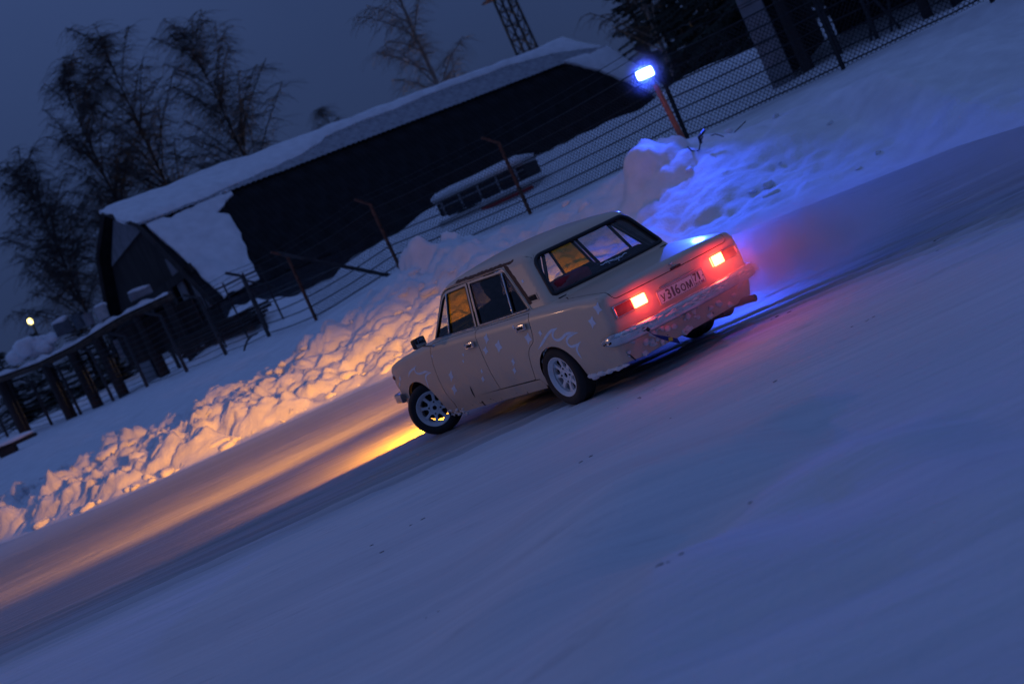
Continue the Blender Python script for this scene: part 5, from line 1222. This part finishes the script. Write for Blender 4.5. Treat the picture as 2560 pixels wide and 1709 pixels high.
_t = at(1060, 60, 92)-np.array([tb[0], tb[1], tb[2]+TH]); po.rotation_euler = Vector(rotz(-.4) @ _t).to_track_quat('-Z', 'Y').to_euler()

# ---- blue beacon on its orange pole
BY = 26.7; bb = at(1712, 350, BY); bt_ = at(1638, 212, BY); lc = at(1612, 184, BY)
beacon = empty('blue_beacon', bb.tolist()); tag(beacon, 'blue floodlight glowing on an orange pole stuck in the snow bank', 'lamp')
mb = MB(); mb.tube([(0, 0, -.5), bt_-bb], [.058, .050], 8); mb.build('pole', M['orange'], beacon, 40)
L_blue = lens('blue_led', (.5, .6, .9), (.10, .16, 1.), 60.)
lcl = lc-bb; Mb = rotz(R_(14)) @ rotx(R_(-6))
mb = MB(); mb.bbox(lcl+[0, .07, 0], np.array((.20, .05, .13)), .03, Mb); mb.build('housing', M['dark'], beacon, 40)
mb = MB(); mb.bbox(lcl, np.array((.165, .012, .085)), .03, Mb); lensb = mb.build('lens', L_blue, beacon, 40)
mb = MB(); mb.tube([bt_-bb, lcl+[.10, .06, -.16]], .022, 6); mb.tube([lcl+[.05, .07, .12], lcl+[.02, .07, .24]], .035, 6); mb.build('bracket', M['dark'], beacon, 40)
sb = bpy.data.lights.new('beacon_light', 'SPOT'); sb.energy = 2000; sb.color = (.03, .085, 1.); sb.spot_size = R_(104); sb.spot_blend = 1.0; sb.shadow_soft_size = .12
so_ = bpy.data.objects.new('beacon_light', sb); link(so_, beacon); so_.location = lcl+[0, -.06, 0]
_d = Vector((-.30, -1, -.24)); so_.rotation_euler = _d.to_track_quat('-Z', 'Y').to_euler()

# ---- street lantern far left
sl = at(75, 803, 92); g_ = hz(sl[0], sl[1]); lan = empty('street_lantern', (sl[0], sl[1], g_)); tag(lan, 'small yellow lantern shining among the dark trees at left', 'lamp')
mb = MB(); mb.tube([(0, .2, -.3), (0, .2, sl[2]-g_+.3)], .07, 6); mb.build('post', M['dark'], lan, 40)
mb = MB(); mb.lathe([(0, .2), (.13, .15), (.17, .0), (.12, -.16), (0, -.2)], 10, 'z', c=(0, 0, sl[2]-g_)); mb.build('globe', lens('lantern_glass', (.9, .8, .5), (1., .80, .25), 9.), lan, 60)

# floodlight mast left of the track, aimed along the ice
ym = np.array([-30., 23., hz(-30, 23)]); yard = empty('track_floodlight', ym.tolist()); tag(yard, 'warm floodlight on a tall mast left of the track', 'lamp')
mb = MB(); mb.tube([(0, 0, -.4), (0, 0, 8.0)], [.11, .07], 8); mb.build('mast', M['greypost'], yard, 40)
mb = MB(); mb.bbox(np.array((.12, -.05, 7.9)), np.array((.10, .26, .2)), .04, rotz(-.35)); mb.build('head', M['dark'], yard, 40)
mb = MB(); mb.bbox(np.array((.225, -.09, 7.88)), np.array((.012, .22, .16)), .006, rotz(-.35)); mb.build('lens', lens('sodium_lens', (.9, .7, .4), (1., .62, .30), 14.), yard, 40)
py = bpy.data.lights.new('flood_beam', 'SPOT'); py.energy = 2300; py.color = (1., .52, .30); py.shadow_soft_size = .15; py.spot_size = R_(32); py.spot_blend = .8
po = bpy.data.objects.new('flood_beam', py); link(po, yard); po.location = (.30, -.12, 7.85)
po.rotation_euler = Vector((1.0+30, 10.5-23, -ym[2]-7.6)).to_track_quat('-Z', 'Y').to_euler()
# ---- open shed at the upper right
sA = at(1992, 226, 33.0); sB = at(2345, 72, 30.5); sd = sB-sA; sang = math.atan2(sd[1], sd[0]); SL = math.hypot(sd[0], sd[1])
shed = empty('open_shed', (sA[0], sA[1], min(sA[2], sB[2])-.5), sang); tag(shed, 'dark open-fronted shed with a pale side panel at the upper right', 'shed')
SHH = 4.6
mb = MB(); mb.box((SL/2+.2, 3.2, SHH/2), (SL+.6, .12, SHH)); mb.build('back_wall', M['roof'], shed, 20)
mb = MB(); mb.box((SL+.5, 1.6, SHH/2), (.12, 3.1, SHH)); mb.build('side_wall', M['roof'], shed, 20)
for k in range(5):
    mb = MB(); mb.box((-.28+.004*(k % 2), .10, .45+k*.94), (.62, .06, .92)); mb.build('pale_panel', M['panel'], shed, 20)
mb = MB(); mb.box((-.55, 1.7, SHH/2), (.10, 3.0, SHH)); mb.build('side_wall', M['dwood'], shed, 20)
mb = MB(); mb.box((SL/2, 1.4, SHH+.1), (SL+1.6, 4.2, .14)); mb.build('roof', M['roof'], shed, 20)
for x_, r_, mt in ((.42, .15, M['dwood']), (1.28, .075, M['greypost']), (2.25, .05, M['greypost']), (SL-.15, .12, M['dwood'])):
    mb = MB(); mb.tube([(x_, .12, -.4), (x_, .12, SHH)], r_, 6); mb.build('post', mt, shed, 30)
for (x0, z0, x1, z1_) in ((1.9, .4, 2.9, 3.4), (2.9, .5, 1.9, 3.4), (2.4, .3, 3.0, 2.2), (.5, 2.9, SL-.2, 3.1)):
    mb = MB(); mb.tube([(x0, .2, z0), (x1, .2, z1_)], .035, 5); mb.build('brace', M['greypost'], shed, 30)

# ---- snow-capped plank seat near the bank, left edge
def sit(u, v):
    for Y in np.arange(28, 70, .15):
        p = at(u, v, Y)
        if hz(p[0], p[1]) >= p[2]: return p
    return p
sp0 = sit(44, 1126); sp0[2] += .26; st_ = empty('plank_seat', sp0.tolist(), R_(8)); tag(st_, 'low black plank seat capped with snow at the lower left of the field', 'bench')
mb = MB(); mb.bbox(np.array((.0, 0, .0)), np.array((.62, .2, .05)), .02); mb.build('plank', M['dark'], st_, 30)
mb = MB(); mb.lathe([(0, .2), (.22, .2), (.24, .16), (.24, -.16), (.22, -.2), (0, -.2)], 20, 'y', c=(-.22, 0, -.12)); mb.build('drum', M['rubber'], st_, 40); st_.scale = (1.25, 1.25, 1.25)
mb = MB(); mb.blob((.0, .0, .10), (.66, .24, .08), 31, 3, .15); mb.build('snow_cap', M['snow'], st_, 180)
# ---- cables and twigs sticking out of the snow
def stick(name, label, cat, pix, Y, r, mt, lift_=0.):
    P = np.array([at(u, v, Y) for u, v in pix]); o = MB().tube(P, r, 5).build(name, mt, None, 60); return tag(o, label, cat)
def zc8(x, y): return 1550+x/5.226, 120+y/5.226
stick('cable', 'dark cable hooped over the snow beside the orange pole', 'cable', [zc8(880, 1290), zc8(930, 1340), zc8(990, 1355), zc8(1035, 1330), zc8(1050, 1240), zc8(1080, 1150)], 25.4, .013, M['greypost'])
stick('plug', 'black plug end standing in the snow right of the orange pole', 'plug', [zc8(1060, 1250), zc8(1035, 1165), zc8(1075, 1115), zc8(1108, 1068)], 25.3, .03, M['black'])
stick('stem', 'bent dry stem lying on the bank right of the plug', 'stem', [zc8(1185, 1145), zc8(1250, 1125), zc8(1330, 1150), zc8(1415, 1180), zc8(1530, 1070), zc8(1640, 960)], 25.8, .010, M['twig'])
stick('hose', 'short curved hose poking from the field between two fence posts', 'hose', [(610, 884), (612, 868), (618, 852), (630, 838), (645, 832)], 42, .03, M['black'])
stick('twig', 'thin twig sticking out of the bank above the car roof', 'twig', [(1140, 642), (1160, 634), (1188, 627)], 30.4, .012, M['twig'])
# ---- dirt clumps on the packed snow near the camera
o = MB(); rg = np.random.default_rng(21)
for i in range(26):
    cx, cy_ = rg.uniform(-3.2, 6.5), rg.uniform(5.5, 11.8)
    for k in range(rg.integers(1, 5)):
        x, y = cx+rg.normal(0, .10), cy_+rg.normal(0, .03); s_ = rg.uniform(.003, .010)
        o.blob((x, y, hz(x, y)+s_*.1), (s_*2.2, s_, s_*.5), int(rg.integers(1e6)), 1, .5)
tag(o.build('dirt_clumps', mat('frozen_dirt', (.16, .15, .15), .9, var=.4), None, 60), 'small dark crumbs of frozen dirt scattered on the near snow', 'dirt', kind='stuff')

# ---- loose clods lying on the ploughed bank
o = MB(); rg = np.random.default_rng(33); cx_ = rg.uniform(-13, 6.5, 900); tt_ = rg.beta(1.3, 1.6, 900)*1.25-.18; cy2 = yfoot(cx_)+tt_*(ycrest(cx_)-yfoot(cx_)); cz_ = height(cx_, cy2)[0]
for x, y, z in zip(cx_, cy2, cz_):
    if rg.random() > np.interp(x, [-5, -2, 2, 5], [1., .6, .25, .08]): continue
    s_ = min(rg.lognormal(-2.9, .6), .17 if x < -2 else .10); o.blob((x, y, z+s_*.1+.02), s_*rg.uniform(.7, 1.4, 3)*[1.2, 1, .8], int(rg.integers(1e6)), 2, .55)
tag(o.build('snow_clods', M['snow'], None, 180), 'loose clods of broken snow strewn over the ploughed bank', 'snow clods', kind='stuff')

# ---- driver and the red cushion
me = bpy.data.meshes.new('person'); J = {'pel': (1.14, .37, .50), 'sp': (1.08, .37, .72), 'ch': (1.07, .37, .93), 'nk': (1.08, .37, 1.03), 'hd': (1.10, .37, 1.12), 'ht': (1.10, .37, 1.21), 'sl': (1.08, .56, .95), 'sr': (1.08, .18, .95), 'el': (1.26, .58, .76), 'er': (1.26, .16, .78), 'hl': (1.42, .47, .84), 'hr': (1.42, .27, .86), 'kl': (1.52, .48, .58), 'kr': (1.52, .28, .58), 'fl': (1.70, .48, .33), 'fr': (1.70, .28, .33)}
names = list(J); E_ = [('pel', 'sp'), ('sp', 'ch'), ('ch', 'nk'), ('nk', 'hd'), ('hd', 'ht'), ('ch', 'sl'), ('ch', 'sr'), ('sl', 'el'), ('sr', 'er'), ('el', 'hl'), ('er', 'hr'), ('pel', 'kl'), ('pel', 'kr'), ('kl', 'fl'), ('kr', 'fr')]
me.from_pydata([Vector(np.array(J[n])-np.array(J['pel'])) for n in names], [(names.index(a), names.index(b)) for a, b in E_], [])
per = bpy.data.objects.new('person', me); COL.objects.link(per); per.modifiers.new('skin', 'SKIN'); per.modifiers.new('sub', 'SUBSURF').levels = 2; per.modifiers['sub'].render_levels = 2
RAD = dict(pel=.16, sp=.15, ch=.15, nk=.06, hd=.085, ht=.075, sl=.08, sr=.08, el=.055, er=.055, hl=.04, hr=.04, kl=.075, kr=.075, fl=.05, fr=.05)
for i, n in enumerate(names): me.skin_vertices[0].data[i].radius = (RAD[n], RAD[n])
me.skin_vertices[0].data[0].use_root = True
me.materials.append(M['seat'])
_c, _s = math.cos(CA), math.sin(CA)
def car2w(p): return (CX+_c*p[0]-_s*p[1], CY+_s*p[0]+_c*p[1], p[2])
per.location = car2w(J['pel']); per.rotation_euler = (0, 0, CA); tag(per, 'driver in dark clothes and cap sitting behind the wheel of the car', 'person')
mb = MB(); mb.blob(np.array(J['hd'])-np.array(J['pel'])+[.012, 0, .005], (.098, .080, .115), 2, 3, .04); hb = mb.build('face', M['skin'], per, 180)
mb = MB(); mb.blob(np.array(J['ht'])-np.array(J['pel'])+[-.005, 0, -.02], (.105, .092, .075), 3, 3, .05); mb.build('knit_cap', M['black'], per, 180)
mb = MB(); mb.bbox(np.array((0, 0, .07)), np.array((.10, .20, .07)), .05); cu = mb.build('red_cushion', M['redcloth'], None, 60); cu.location = car2w((-.03, .36, .875)); cu.rotation_euler = (0, 0, CA); tag(cu, 'red cushion on the shelf behind the car rear window', 'cushion')

# ---- snow dust thrown up behind the far rear wheel, and an added haze ball for the lens glow round the blue beacon
def dust(name, size, loc, rz, dens, label, nscale, seed, col=(.95, .95, 1), aniso=.2, sharp=1.4):
    mb = MB(); bm = bmesh.new(); bmesh.ops.create_icosphere(bm, subdivisions=3, radius=1); V = np.array([v.co[:] for v in bm.verts]); Fs = [[v.index for v in f.verts] for f in bm.faces]; bm.free(); mb.add(V*np.array(size), Fs)
    m = bpy.data.materials.new(name); m.use_nodes = True; N = m.node_tree; L = N.links
    for n in list(N.nodes): N.nodes.remove(n)
    o = N.nodes.new('ShaderNodeOutputMaterial'); pv = N.nodes.new('ShaderNodeVolumePrincipled'); L.new(pv.outputs[0], o.inputs['Volume']); pv.inputs['Color'].default_value = (*col, 1); pv.inputs['Anisotropy'].default_value = aniso
    tc = N.nodes.new('ShaderNodeTexCoord'); mp = N.nodes.new('ShaderNodeMapping'); mp.inputs['Scale'].default_value = (1/size[0], 1/size[1], 1/size[2]); L.new(tc.outputs['Object'], mp.inputs[0])
    ln = N.nodes.new('ShaderNodeVectorMath'); ln.operation = 'LENGTH'; L.new(mp.outputs[0], ln.inputs[0])
    fo = N.nodes.new('ShaderNodeMapRange'); fo.interpolation_type = 'SMOOTHSTEP'; L.new(ln.outputs['Value'], fo.inputs[0]); fo.inputs[1].default_value = .05; fo.inputs[2].default_value = 1.; fo.inputs[3].default_value = 1.; fo.inputs[4].default_value = 0.
    pw = N.nodes.new('ShaderNodeMath'); pw.operation = 'POWER'; L.new(fo.outputs[0], pw.inputs[0]); pw.inputs[1].default_value = sharp
    no = N.nodes.new('ShaderNodeTexNoise'); no.inputs['Scale'].default_value = nscale; no.inputs['Detail'].default_value = 3; m2 = N.nodes.new('ShaderNodeMapping'); m2.inputs['Location'].default_value = (seed, 0, 0); L.new(tc.outputs['Object'], m2.inputs[0]); L.new(m2.outputs[0], no.inputs[0])
    nr = N.nodes.new('ShaderNodeMapRange'); L.new(no.outputs[0], nr.inputs[0]); nr.inputs[1].default_value = .3; nr.inputs[2].default_value = .7; nr.inputs[3].default_value = .25; nr.inputs[4].default_value = 1.6
    mu = N.nodes.new('ShaderNodeMath'); mu.operation = 'MULTIPLY'; L.new(pw.outputs[0], mu.inputs[0]); L.new(nr.outputs[0], mu.inputs[1])
    m3 = N.nodes.new('ShaderNodeMath'); m3.operation = 'MULTIPLY'; L.new(mu.outputs[0], m3.inputs[0]); m3.inputs[1].default_value = dens; L.new(m3.outputs[0], pv.inputs['Density'])
    ob = mb.build(name, m, None, 180); ob.location = loc; ob.rotation_euler = (0, 0, rz); return tag(ob, label, 'snow dust', kind='stuff')
dust('snow_dust', (1.25, 1.6, .50), car2w((-.98, -1.15, .44)), CA, 2.3, 'pink lit cloud of snow dust behind the far rear wheel', 4.5, 3.)
dust('trailing_dust', (3.4, 1.5, .55), (4.6, 12.9, .42), R_(4), .30, 'thin veil of snow dust trailing to the right of the car', 1.2, 8.)
dust('lamp_dust', (.40, .9, .28), car2w((-1.08, .30, .60)), CA, .35, 'faint red glow of fine snow behind the tail lamps', 4., 5.)
dust('added_glow_haze', (.85, .85, .75), lc.tolist(), 0., .22, 'added haze ball imitating the blue lens glow round the beacon lamp', 1.5, 1., sharp=2.2)  # added volume, stands in for the lens glow of the lamp
